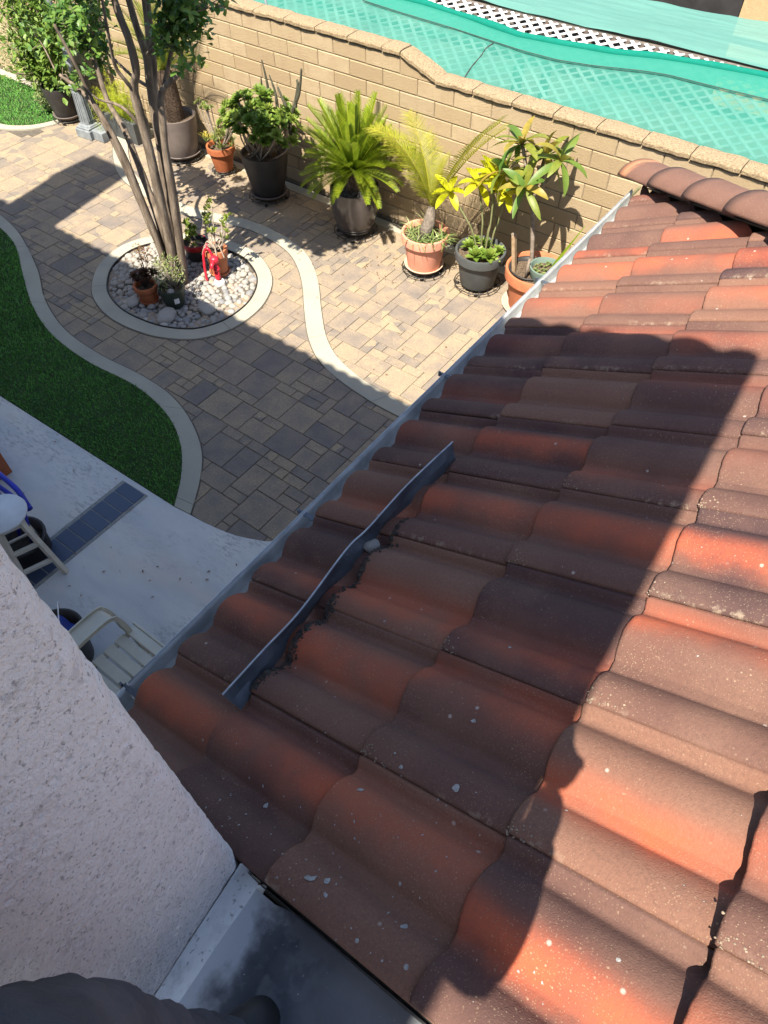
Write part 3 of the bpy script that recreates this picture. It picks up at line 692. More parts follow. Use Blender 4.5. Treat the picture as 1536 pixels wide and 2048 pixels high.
def tile_mesh(seed):
    """one double-roll tile, nose at s=0; local coords x across (m), y along, z up"""
    m = MB(); R = random.Random(seed); ts = [i/TILE_N*1.035 for i in range(TILE_N+1)]; ss = [0, .004, .012, .10, .2, .30, .43]
    vs = []; th = .015
    for s in ss:
        for t_ in ts:
            z = prof(t_)+.017*(1-s/.42)
            if t_ > .99: z -= min(1, (t_-.99)/.01)*.010
            if t_ < .012: z -= (.012-t_)*.10
            e = .003 if s == 0 else .0008 if s == .004 else 0
            q = noise.noise(V((t_*9+seed*5, s*6, seed)))*.0013
            jag = noise.noise(V((t_*22, seed*3.3, 0)))*.0014 if s < .01 else 0
            vs.append((t_*A_, s+jag, z-e+q))
    n = TILE_N+1; k = len(ss)
    lo = [(x, y+.001, z-th) for x, y, z in vs]
    fs = [(i*n+j, i*n+j+1, (i+1)*n+j+1, (i+1)*n+j) for i in range(k-1) for j in range(n-1)]
    uv = [[(ts[j], ss[i]), (ts[j+1], ss[i]), (ts[j+1], ss[i+1]), (ts[j], ss[i+1])] for i in range(k-1) for j in range(n-1)]
    o = n*k
    f2 = [(o+j, o+j+1, j+1, j) for j in range(n-1)]; u2_ = [[(ts[j], 0)]*2+[(ts[j+1], 0)]*2 for j in range(n-1)]
    f2 += [(i*n, (i+1)*n, o+(i+1)*n, o+i*n) for i in range(k-1)]; u2_ += [[(0, ss[i])]*4 for i in range(k-1)]
    f2 += [((i+1)*n+n-1, i*n+n-1, o+i*n+n-1, o+(i+1)*n+n-1) for i in range(k-1)]; u2_ += [[(1, ss[i])]*4 for i in range(k-1)]
    f2 += [(o+i*n+j+1, o+i*n+j, o+(i+1)*n+j, o+(i+1)*n+j+1) for i in range(k-1) for j in range(n-1)]; u2_ += [[(0, 0)]*4]*((k-1)*(n-1))
    m.add(vs+lo, fs+f2, uv+u2_); return m.mesh('roof_tile', True)
STREAK = {(-1, 0): (.60, .85), (0, 0): (.70, .75), (1, 0): (.22, .7), (2, 0): (.33, .55), (3, 0): (.64, .3), (4, 0): (.40, .25), (5, 0): (.62, .2), (0, 1): (.58, 1.0), (1, 1): (.30, .75), (2, 1): (.60, .95), (3, 1): (.58, .8), (-1, 1): (.70, .85), (-1, 2): (.74, .7), (0, 2): (.80, .8), (1, 2): (.26, .65), (2, 2): (.58, .75), (3, 2): (.28, .6), (0, 3): (.40, 1), (-1, 3): (.50, 1), (1, 3): (.80, .8), (2, 3): (.56, .9), (0, 4): (.5, .9), (-1, 4): (.6, .9), (7, 0): (.6, .9), (6, 0): (.66, .5), (7, 1): (.62, .9), (8, 1): (.45, .8), (6, 1): (.5, .2), (6, 2): (.62, .8), (-2, 1): (.3, .3)}
HIP0 = V((5.66, -2.33, 0)); HIPD = V((1, -1, 0)).normalized(); HIPN = V((1, 1, 0)).normalized()
Rm = Matrix((EU, EUP, EN)).transposed().to_4x4()
ROOF = None
def lower_roof():
    global ROOF, HOUSE
    HOUSE = thing('house', 'stucco house with red concrete tile roofs seen from its upper level', 'house')
    ROOF = link('lower_roof', None, HOUSE)
    # deck
    m = MB(); a = [rp(-1.0, -.0, -.012), rp(11.3, -.0, -.012), rp(2.4, 2.75, -.012), rp(-1.0, 2.75, -.012)]; b = [p-EN*.02 for p in a]
    m.add(a+b, [(0, 1, 2, 3), (7, 6, 5, 4)]+quads(4)); obj('roof_deck', m, 'roof_felt', ROOF)
    ms = [tile_mesh(i) for i in range(5)]; R = random.Random(5)
    for j in range(8):
        for i in range(-1, 12):
            P = RO+EU*(A_*i)+EUP*DJ[j]
            if (P+EUP*.1-HIP0).dot(HIPN) > -.02: continue
            me = ms[(i*3+j*2) % 5]
            Mx = Rm.copy(); Mx.translation = rp(i, DJ[j])+EU*R.uniform(-.002, .002)+EUP*R.uniform(-.004, .004)+EN*(R.uniform(-.0015, .0015)+(.018 if j == 4 else 0))
            Mx = Mx @ Matrix.Rotation(R.uniform(-.006, .006), 4, 'Z')
            cen = Mx @ V((.45, .5, 0))
            if (cen-HIP0).dot(HIPN) > -.10:      # cut at the hip
                bm = bmesh.new(); bm.from_mesh(me); bm.transform(Mx)
                pl = HIP0-HIPN*.045
                bmesh.ops.bisect_plane(bm, geom=bm.verts[:]+bm.edges[:]+bm.faces[:], plane_co=pl, plane_no=HIPN, clear_outer=True)
                if len(bm.verts) < 8: bm.free(); continue
                bm.transform(Mx.inverted()); me = bpy.data.meshes.new('roof_tile'); bm.to_mesh(me); bm.free()
            o = link('roof_tile', me, ROOF, 'roof_tile'); o.matrix_world = Mx
            c, s = STREAK.get((i, j), (R.choice([.1, .2, .58, .64, .7, .8]), R.choice([0, .1, .2, .35, .6, .8])))
            s *= .85
            o.color = (R.choice([.08, .2, .32, .45, .6, .75]), c, s, 1)
    # hip caps
    hd = (HIPD+V((0, 0, .7071*math.tan(SL)))).normalized(); side = HIPN; up = side.cross(hd); up = -up if up.z < 0 else up
    z0 = (rp(0, 0)+EH*((HIP0-rp(0, 0)).dot(EH))+V((0, 0, 1))*((HIP0-rp(0, 0)).dot(EH))*math.tan(SL)).z
    base = V((HIP0.x, HIP0.y, z0))
    def capmesh(closed):
        m = MB(); n = 18; k = 7; L = .40; vs = []
        for lay, th in ((0, 0), (1, .016)):
            for a in range(k):
                x = L*a/(k-1); r = .130-.018*a/(k-1)-th
                for b in range(n+1):
                    an = pi*(.06+.88*b/n); q = noise.noise(V((x*12, an*2, closed*3+lay)))*.002
                    vs.append((x, -cos(an)*(r+q), sin(an)*(r*.66+q)-.012+.012*(1-a/(k-1))))
        o = k*(n+1); w_ = n+1
        fs = [(a*w_+b, a*w_+b+1, (a+1)*w_+b+1, (a+1)*w_+b) for a in range(k-1) for b in range(n)]
        fs += [(o+a*w_+b, o+(a+1)*w_+b, o+(a+1)*w_+b+1, o+a*w_+b+1) for a in range(k-1) for b in range(n)]
        fs += [(b, o+b, o+b+1, b+1) for b in range(n)]
        for b in (0, n): fs += [(a*w_+b, (a+1)*w_+b, o+(a+1)*w_+b, o+a*w_+b) for a in range(k-1)]
        if closed: fs.append(tuple(o+b for b in range(n+1)))
        m.add(vs, fs); return m.mesh('hip_cap', True)
    cms = [capmesh(1), capmesh(0)]
    Rc = Matrix((hd, side, up)).transposed().to_4x4()
    for k in range(11):
        Mx = Rc.copy(); Mx.translation = base+hd*(-.10+k*.335)+up*(.052+R.uniform(-.003, .003)); Mx = Mx @ Matrix.Rotation(R.uniform(-.02, .02), 4, 'Z')
        o = link('hip_cap', cms[0 if k == 0 else 1], ROOF, 'hip_cap'); o.matrix_world = Mx; o.color = (1 if k == 0 else 0, 0, 0, 1)
    # opposite roof slope beyond the hip, corrugated as one sheet
    m = MB(); rows = []; N = 90
    for s in (0, 1.4, 2.8):
        row = []
        for q in range(N+1):
            x = 5.62+s*cos(SL)+ (3.4-s*.9)*q/N; h = prof(q/N*11)
            row.append(V((x, -2.29-s*cos(SL), 2.36+s*sin(SL)+h*.8-.03)))
        rows.append(row)
    vs = [p for r in rows for p in r]; fs = [(a*(N+1)+b, a*(N+1)+b+1, (a+1)*(N+1)+b+1, (a+1)*(N+1)+b) for a in range(2) for b in range(N)]
    m.add(vs, fs); o = obj('far_roof_slope', m, 'hip_cap', ROOF, True); tag(o, kind='stuff')
    # gutter: swept profile along the eave with lip, trough and back
    def gutter(y0, y1, name):
        pr = [(5.655, 2.352), (5.655, 2.27), (5.605, 2.262), (5.592, 2.285), (5.590, 2.335), (5.583, 2.343), (5.582, 2.354), (5.586, 2.3575), (5.591, 2.352), (5.594, 2.343), (5.5935, 2.338), (5.5955, 2.288), (5.607, 2.268), (5.651, 2.275), (5.651, 2.352)]
        m = MB(); n = len(pr); vs = []; ny = max(2, int((y1-y0)/.25))
        for a in range(ny+1):
            y = y0+(y1-y0)*a/ny; dx = (y+5.6)*EU.x; q = noise.noise(V((y*2.3, 1, 0)))*.002
            vs += [(x+dx+q, y, z+q) for x, z in pr]
        fs = [(a*n+b, (a+1)*n+b, (a+1)*n+(b+1) % n, a*n+(b+1) % n) for a in range(ny) for b in range(n)]+[tuple(range(n)), tuple(reversed(range(ny*n, ny*n+n)))]
        m.add(vs, fs); return obj(name, m, 'gutter_metal', HOUSE)
    g = gutter(-5.93, -5.775, 'gutter'); g2 = gutter(-5.765, -2.36, 'gutter')
    m = MB(); tube(m, [(5.586+(y+5.6)*EU.x+noise.noise(V((y*2.3, 1, 0)))*.002, y, 2.3572) for y in [-5.76+3.4*i/40 for i in range(41)]], .0026, 6); obj('gutter_bead', m, 'sheet_edge', g2, True)
    for y in (-5.77, -5.0, -4.14, -3.35):
        m = MB(); bar(m, (5.575, y, 2.350), (5.66, y, 2.352), .016, .003); bar(m, (5.571, y-.004, 2.34), (5.571, y-.004, 2.360), .008, .010); obj('gutter_hanger', m, 'sheet_metal', g2)
    # fascia, rake and room below
    m = MB(); box(m, (5.675, -4.13, 2.27), (.022, 3.6, .16)); obj('fascia', m, 'white_paint', HOUSE)
    m = MB(); box(m, (7.75, -4.35, 1.13), (3.5, 3.10, 2.26)); obj('lower_wall', m, 'tan_stucco', HOUSE)
    m = MB(); a = [rp(-1.015, .0, -.012), rp(-1.015, 2.75, -.012)]; m.add(a+[a[1]-V((0, 0, .16)), a[0]-V((0, 0, .16))], [(0, 1, 2, 3)]); obj('rake_board', m, 'roof_felt', ROOF)
    # mortar crumbs at some tile corners, paint spots, debris
    m = MB(); rk = rock(3, 1, .4)
    for (i, j) in ((2, 2), (3, 3), (2, 3), (1, 3), (0, 4), (0, 3), (1, 2), (0, 2), (3, 2)):
        for _ in range(26):
            ii = i+abs(R.gauss(0, .055))-.01; U = DJ[j]+abs(R.gauss(0, .035)); p = roof_top(ii, U); s = R.uniform(.0008, .0030)
            m.add([p+v.co*s for v in rk.vertices], [tuple(q.vertices) for q in rk.polygons])
    o = obj('mortar_crumbs', m, 'mortar_crumbs', ROOF); tag(o, kind='stuff')
    m = MB()
    def spot(i, U, r, el=1, an=0):
        c = roof_top(i, U); n = 9; vs = []
        for q in range(n):
            rr = r*.72*R.uniform(.6, 1.2); a = 2*pi*q/n; x, y = cos(a)*rr*el, sin(a)*rr; x, y = x*cos(an)-y*sin(an), x*sin(an)+y*cos(an)
            p = roof_top(i+x/A_, U+y); vs.append(p+EN*.0016)
        m.add(vs+[c+EN*.0024], [(q, (q+1) % n, n) for q in range(n)])
    for (i, U, r, el, an) in ((-.62, .60, .009, 1, 0), (-.78, .86, .009, 1, 0), (-.83, .83, .008, 2.2, 1), (-.85, .88, .006, 1.6, 2), (-.22, .80, .007, 1.5, 1), (.04, .85, .0065, 1, 0), (.30, .65, .009, 1, 0), (.09, .98, .011, 1, 0), (.30, 1.18, .006, 1, 0), (-.72, 1.03, .008, 1, 1), (-.55, .98, .005, 1, 0), (-.28, 1.36, .010, 1, 0), (.55, .93, .007, 1.3, 1), (1.2, .9, .005, 1, 0), (.5, .34, .004, 1, 0), (3.2, 1.0, .004, 1, 0), (1.05, .55, .005, 1, 0), (-.88, 1.08, .006, 1, 1), (-.93, .98, .006, 1, 0), (9.2, .2, .009, 1, 0)): spot(i, U, r, el, an)
    for _ in range(95):
        i = -1+abs(R.gauss(0, .55)); spot(min(i, 1.6), R.uniform(.4, 1.3), R.uniform(.0012, .0032), R.uniform(1, 1.6), R.uniform(0, 3))
    for _ in range(60): spot(R.uniform(-.9, 8), R.uniform(.02, 1.6), R.uniform(.001, .0024), R.uniform(1, 1.6), R.uniform(0, 3))
    o = obj('paint_spots', m, 'paint_fleck', ROOF); tag(o, kind='stuff')
lower_roof()

# bent metal strip lying across the tiles
def metal_strip():
    bot = [(5.972, -5.665, 2.540), (5.953, -5.495, 2.530), (5.920, -5.291, 2.516), (5.934, -5.118, 2.523), (5.915, -5.002, 2.515), (5.932, -4.829, 2.521), (5.956, -4.648, 2.533)]
    top = [(5.932, -5.675, 2.595), (5.931, -5.521, 2.594), (5.933, -5.383, 2.596), (5.904, -5.152, 2.583), (5.908, -5.051, 2.582), (5.906, -4.853, 2.583), (5.924, -4.630, 2.592)]
    b = spline(bot, 6); t_ = spline(top, 6); r = thing('metal_strip', 'bent grey sheet metal strip standing on edge across the shaded roof tiles', 'metal strip')
    m = MB(); n = len(b); vs = []
    for i, (p, q) in enumerate(zip(b, t_)):
        d = (q-p).normalized(); nn = d.cross(EU).normalized(); bo = nn*.006*sin(i*.9)
        for s in (0, .5, 1): vs.append(p.lerp(q, s)+(bo if s == .5 else V()))
        for s in (1, .5, 0): vs.append(p.lerp(q, s)+nn*.002+(bo if s == .5 else V()))
    fs = [(i*6+j, i*6+(j+1) % 6, (i+1)*6+(j+1) % 6, (i+1)*6+j) for i in range(n-1) for j in range(6)]+[(0, 1, 2, 3, 4, 5), tuple(reversed(range((n-1)*6, n*6)))]
    m.add(vs, fs); obj('sheet', m, 'sheet_metal', r)
    m = MB(); tube(m, [q+V((0, 0, .001)) for q in t_], .0028, 6); obj('hemmed_edge', m, 'sheet_edge', r)
    m = rock(9, 3, .35); o = link('stone', m, None, 'granite_stone'); o.location = roof_top(1.77, .315)+V((0, 0, .012)); o.scale = (.022, .026, .020); tag(o, 'rough grey stone wedged behind the bent metal strip', 'stone')
    m = MB(); R = random.Random(3); rk = rock(5, 1, .5)
    for _ in range(750):
        k = R.random(); i0 = .02+k*2.2; U = .335+abs(R.gauss(0, .012))+(.012 if k < .5 else 0); p = roof_top(i0, U); s = R.uniform(.0015, .006)*(1 if R.random() < .96 else 2)
        mt = Matrix.Rotation(R.uniform(0, 6), 3, 'Z'); m.add([p+mt @ (v.co*s) for v in rk.vertices], [tuple(q.vertices) for q in rk.polygons])
    o = obj('roof_debris', m, 'roof_dirt'); tag(o, 'dark leaf litter and grit collected behind the metal strip', 'debris', None, 'stuff')
metal_strip()

# ================================================================== STUCCO WALL, PAN, UPPER STOREY
CX, CY = 6.247, -5.927
def upper_house():
    ang = radians(4); dv = V((sin(ang), -cos(ang), 0)); nv = V((cos(ang), sin(ang), 0))
    C0 = V((CX, CY, 0)); base = lambda s: 2.60-.13*s
    # rough stucco face, dense near the camera
    m = MB(); ns, nz = 190, 400; vs = []; Ls, Lz = .62, 1.5
    def disp(s, z):
        q = V((s*75, z*60, 0)); a = noise.noise(q)*.55+noise.noise(q*2.1)*.45+noise.noise(V((s*16, z*13, 4)))*.5
        pit = max(0, -a-.10)
        return .0018*noise.noise(V((s*22, z*22, 9)))+.0012*noise.noise(q*3.3)-.0075*min(.45, pit)
    for a in range(ns+1):
        s = Ls*(a/ns)**1.15
        for b in range(nz+1):
            z = base(s)+.045+Lz*b/nz; d = disp(s, z)
            e = max(0, .016-s)/.016; vs.append(C0+dv*(s+noise.noise(V((z*38, 2, 0)))*.0035*(1 if s < .01 else 0))+nv*(d-.012*e*e)+V((0, 0, z)))
    w_ = nz+1; m.add(vs, [(a*w_+b, a*w_+b+1, (a+1)*w_+b+1, (a+1)*w_+b) for a in range(ns) for b in range(nz)])
    # rounded return around the corner and rest of the faces
    ret = []
    for b in range(nz+1):
        z = base(0)+.045+Lz*b/nz; p = vs[b]
        for q, (dx, dy) in enumerate(((-.012, .007), (-.03, .012), (-.12, .012))): ret.append(p+nv*dx+V((0, dy, 0))+V((0, noise.noise(V((z*40, q, 0)))*.002, 0)))
    rf = []; vv = [vs[b] for b in range(nz+1)]
    allv = []
    for b in range(nz+1): allv += [vs[b]]+ret[b*3:b*3+3]
    m.add(allv, [(b*4+j, b*4+j+1, (b+1)*4+j+1, (b+1)*4+j) for b in range(nz) for j in range(3)])
    m.v = [tuple(x) for x in m.v]; stw = obj('stucco_wall', m, 'stucco', HOUSE, True)
    # plain upper walls behind the rough skin
    m = MB(); box(m, (-.93, -8.0, 2.77), (14.3, 4.11, 5.5)); obj('upper_wall', m, 'stucco', HOUSE)
    m = MB(); a = C0+dv*.62-nv*.003; b = C0+dv*4.1-nv*.003; m.add([a+V((0, 0, 1.8)), b+V((0, 0, 1.8)), b+V((0, 0, 5.5)), a+V((0, 0, 5.5)), a+V((-.3, 0, 1.8)), b+V((-.7, 0, 1.8)), b+V((-.7, 0, 5.5)), a+V((-.3, 0, 5.5))], [(0, 1, 2, 3), (4, 0, 3, 7)]); m2 = MB()
    obj('side_wall', m, 'stucco', HOUSE)
    m = MB(); a = C0-nv*.004+dv*.002; b = a+dv*.64; m.add([a+V((0, 0, 4.05)), b+V((0, 0, 4.05)), b+V((0, 0, 5.5)), a+V((0, 0, 5.5)), a+V((0, 0, 2.2)), b+V((0, 0, 2.2))], [(0, 1, 2, 3)]); obj('side_wall', m, 'stucco', HOUSE)
    # white painted coved flashing
    m = MB(); k = 9; N = 26; vs = []
    for a in range(N+1):
        s = 1.4*a/N
        for q in range(k+1):
            th = q/k; z = base(s)+.085*(1-th)**1.5+.0; x = .003+.052*th**1.6
            if q == k: z -= .003
            wob = noise.noise(V((s*9, th*2, 3)))*.003
            y = s-.014*(1-abs(2*th-1)) if a == 0 else s
            vs.append(C0+dv*(y)+nv*(x+wob)+V((0, 0, z+wob)))
    m.add(vs, [(a*(k+1)+q, a*(k+1)+q+1, (a+1)*(k+1)+q+1, (a+1)*(k+1)+q) for a in range(N) for q in range(k)]); obj('flashing', m, 'white_flashing', HOUSE, True)
    m = MB(); p = C0+nv*.045+V((0, 0, 2.615)); tube(m, [p+V((-.004, -.006, 0)), p+V((.008, .004, .006)), p+V((.017, .016, .007)), p+V((.024, .016, .002)), p+V((.024, .008, -.004))], .0022, 6); obj('rusty_wire', m, 'rusty_wire', HOUSE, True)
    m = MB(); m.add([(6.1, CY+.03, 2.42), (8.4, CY+.03, 3.30), (8.4, CY-.2, 3.30), (6.1, CY-.2, 2.42)], [(0, 3, 2, 1)]); obj('gap_shade_sheet', m, 'roof_felt', HOUSE)  # black sheet added under the rake gap, stands in for the shade there
    # roof pan: sloping sheet metal between wall and tile rake
    m = MB(); N, K = 30, 24; vs = []
    for a in range(N+1):
        x = CX-.05+2.2*a/N
        for b in range(K+1):
            y = CY-.012+.024*min(1, max(0, (x-6.34)/.10))-2.4*b/K; s = max(0, CY-y)
            lin = 2.595+(x-CX)*.40; flat = 2.60+.055*(x-CX)
            z = lin-.13*min(s, .5)*max(0, 1-(x-CX)*2)-.004+noise.noise(V((x*5, y*5, 1)))*.004
            vs.append((x, y, z))
    m.add(vs, [(a*(K+1)+b, (a+1)*(K+1)+b, (a+1)*(K+1)+b+1, a*(K+1)+b+1) for a in range(N) for b in range(K)]); o = obj('roof_pan', m, 'roof_pan', HOUSE, True)
    # upper roof with rolled tile eave (throws the scalloped shade line)
    per = 16; X0, X1 = -8.0, 6.857; sl = radians(20); tn = math.tan(sl)
    def slope(org, along, inward, L, dpt, name):
        m = MB(); n = int(L/A_*per); rows = []; ks = 5
        for k in range(ks+1):
            s = dpt*k/ks; row = []
            for q in range(n+1):
                d = A_*q/per; lim = min(s, L-.01); e = max(d, s)      # trimmed along the 45 degree hip
                row.append(V(org)+V(along)*e+V(inward)*s+V((0, 0, s*tn+prof(q/per)*1.25*(1 if d >= s else 0))))
            rows.append(row)
        vs = [p for r in rows for p in r]; low = [p-V((0, 0, .03)) for p in vs]; w_ = n+1; o = len(vs)
        fs = [(a*w_+b, a*w_+b+1, (a+1)*w_+b+1, (a+1)*w_+b) for a in range(ks) for b in range(n)]
        fs += [(o+a*w_+b+1, o+a*w_+b, o+(a+1)*w_+b, o+(a+1)*w_+b+1) for a in range(ks) for b in range(n)]
        fs += [(b, o+b, o+b+1, b+1) for b in range(n)]
        m.add(vs+low, fs); ur = obj(name, m, 'hip_cap', HOUSE); tag(ur, kind='stuff')
    slope((X1, -5.50, 5.40), (-1, 0, 0), (0, -1, 0), X1-X0, 2.6, 'upper_roof')
    slope((X1, -5.50, 5.40), (.048, -1, 0), (-1, 0, 0), 5.0, 2.6, 'upper_roof')
    m = MB(); pts = [(X0, -5.54, 5.385), (X1-.03, -5.54, 5.385), (X1+.10, -10.4, 5.385), (X0, -10.4, 5.385)]
    m.add([V(p) for p in pts]+[V(p)-V((0, 0, .05)) for p in pts], [(0, 1, 2, 3), (7, 6, 5, 4)]+quads(4)); obj('eave_soffit', m, 'white_paint', HOUSE)
    m = MB(); box(m, (-.415, -5.68, 5.0), (.71, .59, 5.0)); box(m, (-.415, -5.685, 7.42), (.75, .63, .10)); obj('chimney', m, 'chimney_paint', HOUSE)
    # ground-floor window and upper window of the garden front
    for (x, z, wx, hz) in ((2.0, 1.3, 1.6, 1.1), (-2.5, 1.1, 1.8, 2.0), (3.2, 3.9, 1.4, 1.1), (-3.2, 3.9, 1.4, 1.1)):
        m = MB(); box(m, (x, -5.925, z), (wx+.12, .05, hz+.12)); f = obj('window', m, 'white_vinyl', HOUSE); m = MB(); box(m, (x-wx/4, -5.90, z), (wx/2-.04, .02, hz)); box(m, (x+wx/4, -5.90, z), (wx/2-.04, .02, hz)); obj('pane', m, 'window_glass', f)
upper_house()

# ================================================================== NEIGHBOUR: lattice cover with shade cloth
def neighbor():
    KZ = .14; Z = 1.50; zz_ = lambda y: KZ*(min(y, 1.75)-.22)
    frame = thing('lattice_cover', 'white diagonal lattice panel lying under aqua shade cloth beyond the wall', 'lattice', (0, 0, 0))
    X0, X1, Y0, Y1 = -1.2, 7.6, .34, 1.572; P = .1455; n = 0; bits = []
    for sgn in (1, -1):
        c = -12.0
        while c < 14:
            # strip along x*1 + sgn*y = c
            a = []
            for y in (Y0, Y1): a.append((c-sgn*y, y))
            (xa, ya), (xb, yb) = a
            def clipx(xa, ya, xb, yb):
                if xa > xb: xa, ya, xb, yb = xb, yb, xa, ya
                if xb < X0 or xa > X1: return None
                if xa < X0: ya += (yb-ya)*(X0-xa)/(xb-xa); xa = X0
                if xb > X1: yb = ya+(yb-ya)*(X1-xa)/(xb-xa); xb = X1
                return xa, ya, xb, yb
            q = clipx(xa, ya, xb, yb)
            if q: bits.append((q, Z-.012 if sgn > 0 else Z-.018))
            c += P
    for (xa, ya, xb, yb), z in bits:
        m = MB(); bar(m, (xa, ya, z+zz_(ya)), (xb, yb, z+zz_(yb)), .033, .0055); obj('lattice_slat', m, 'white_vinyl', frame)
    m = MB()
    for y in (.28, .95, 1.54): box(m, (3.2, y, Z-.065+zz_(y)), (8.8, .04, .06))
    box(m, (3.2, 1.60, Z-.035+zz_(1.6)), (8.8, .07, .03))
    obj('frame', m, 'weathered_wood', frame)
    for x in (-1.1, 2.9, 6.9):
        for y in (.28, 1.54): m = MB(); box(m, (x, y, (Z-.1+zz_(y))/2), (.08, .08, Z-.1+zz_(y))); obj('post', m, 'dark_wood', frame)
    m = MB(); box(m, (3, 1.3, -.02), (14, 2.6, .03)); o = obj('shaded_yard', m, 'neighbor_dirt'); tag(o, kind='structure')
    # cloth sheets
    def sheet(name, lab, near, far, z, mat, amp, group='shade cloths over the lattice', ny=22, wob=1.0, drape=0):
        N = len(near); vs = []
        for i in range(N):
            for j in range(ny+1):
                t = j/ny; x = near[i][0]*(1-t)+far[i][0]*t; y = near[i][1]*(1-t)+far[i][1]*t
                h = amp*(noise.noise(V((x*1.2, y*2.2, z*9)))*.6+noise.noise(V((x*3.4*wob, y*7, 3)))*.35+noise.noise(V((x*1.1, y*15, 8)))*.28)
                vs.append((x, y, z+zz_(y)+abs(h)*.8+h*.2-(drape*(1-t)**8)))
        m = MB(); w_ = ny+1; m.add(vs, [(i*w_+j, (i+1)*w_+j, (i+1)*w_+j+1, i*w_+j+1) for i in range(N-1) for j in range(ny)])
        o = obj(name, m, mat, None, True); tag(o, lab, 'shade cloth', group); return o
    xs = [-1.3+9.0*i/130 for i in range(131)]
    def interp(pts, x):
        if x <= pts[0][0]: return pts[0][1]
        for a, b in zip(pts, pts[1:]):
            if x <= b[0]: return a[1]+(b[1]-a[1])*(x-a[0])/(b[0]-a[0])
        return pts[-1][1]
    fold = [(-1.3, 1.50), (0, 1.38), (.7, 1.31), (1.265, 1.27), (1.841, 1.27), (2.472, 1.21), (3.076, 1.128), (3.566, 1.178), (4.013, 1.235), (4.411, 1.345), (4.846, 1.405), (5.264, 1.45), (7.7, 1.50)]
    fp = [(x, interp(fold, x)) for x in xs]
    nearp = [(x, .215+.01*sin(x*3)) for x in xs]
    sheet('shade_cloth', 'aqua see-through shade cloth over the lattice just behind the wall', nearp, fp, Z+.006, 'shade_cloth', .026, drape=.015)
    m = MB(); pts = [V((x, y, Z+.022+zz_(y)+.006*noise.noise(V((x*3, 0, 0))))) for x, y in fp]; tube(m, pts, [.036+.012*noise.noise(V((p.x*2, 4, 0))) for p in pts], 10)
    o = obj('shade_cloth_roll', m, 'shade_cloth_fold', None, True); tag(o, 'dark green rolled hem of shade cloth beside the bare white lattice', 'shade cloth')
    # doubled layer along the far edge
    lay = [(1.0, 1.05), (1.733, 0.988), (2.375, 0.954), (2.914, 0.904), (3.223, 0.879), (3.605, 0.877), (3.947, 0.931), (4.365, 1.044), (4.614, 1.085), (5.023, 1.085), (5.507, 1.095), (7.7, 1.12)]
    lx = [1.2+6.45*i/90 for i in range(91)]; ln = [(x, interp(lay, x)) for x in lx]; lf = [(x, interp(fold, x)) for x in lx]
    sheet('shade_cloth', 'second darker layer of shade cloth lapped below the rolled hem', ln, lf, Z+.024, 'shade_cloth_lap', .006, ny=8)
    m = MB(); tube(m, [V((x, y, Z+.034+zz_(y))) for x, y in ln], .0032, 5)
    tube(m, spline([V((x, y, Z+.024+zz_(y))) for x, y in ((2.914, .90), (2.90, .78), (2.93, .64), (2.955, .44), (3.0, .24))], 5), .004, 5)
    o = obj('cloth_cord', m, 'dark_wood', None, True); tag(o, 'thin dark cord along the seam of the aqua cloth', 'cord')
    fe = [(-1.3, 1.78), (1.0, 1.75), (1.883, 1.64), (2.278, 1.615), (2.686, 1.59), (3.057, 1.595), (3.466, 1.59), (3.844, 1.595), (4.313, 1.61), (4.65, 1.62), (5.2, 1.61), (7.7, 1.61)]
    fx = [-1.3+9.0*i/110 for i in range(111)]; fn = [(x, interp(fe, x)) for x in fx]; ff = [(x, 2.60+.115*(x-4.2)) for x in fx]
    sheet('shade_cloth', 'paler wrinkled shade cloth on the far side of the lattice', fn, ff, Z+.0, 'shade_cloth_far', .045, ny=44)
    cov = thing('cover_frame', 'dark wooden frame holding up the far shade cloth', 'frame')
    for y in (1.72, 2.25): m = MB(); box(m, (3.2, y, Z-.06+zz_(y)), (9, .05, .05)); obj('frame_beam', m, 'dark_wood', cov)
    for x in (-1.1, 2.9, 6.9): m = MB(); box(m, (x, 2.25, Z/2+.03), (.08, .08, Z+.05)); obj('post', m, 'dark_wood', cov)
    m = MB(); box(m, (6.05, 5.2, 1.55), (3.8, .5, 3.1)); o = obj('neighbor_house', m, 'tan_stucco'); m2 = MB(); box(m2, (2.15, 5.15, 1.0), (3.98, .4, 2.0)); d = obj('dark_box', m2, 'pot_black', o); tag(o, 'tan stucco corner of the neighbouring house behind the shade cloth', 'house')  # plain black box beside the tan house, beyond the far cloth
    m = MB(); tube(m, [(.50, .30, 0), (.49, .31, 1.60), (.44, .33, 1.95)], .014, 8); o = obj('grey_pole', m, 'lamp_post_paint', None, True); tag(o, 'thin grey pole rising behind the block wall', 'pole')
t = NT('shade_cloth_lap'); c_ = t.mix(t.noise(9, None, 4), (.028, .225, .172), (.045, .26, .20)); t.fin(c_, .85, t.bump(t.noise(35), .3, .004), 0, .1)
tp = t.n('ShaderNodeBsdfTransparent'); mx = t.n('ShaderNodeMixShader'); mx.inputs[0].default_value = .34; t.l(t.b.outputs[0], mx.inputs[1]); t.l(tp.outputs[0], mx.inputs[2]); t.l(mx.outputs[0], t.out.inputs[0])
neighbor()

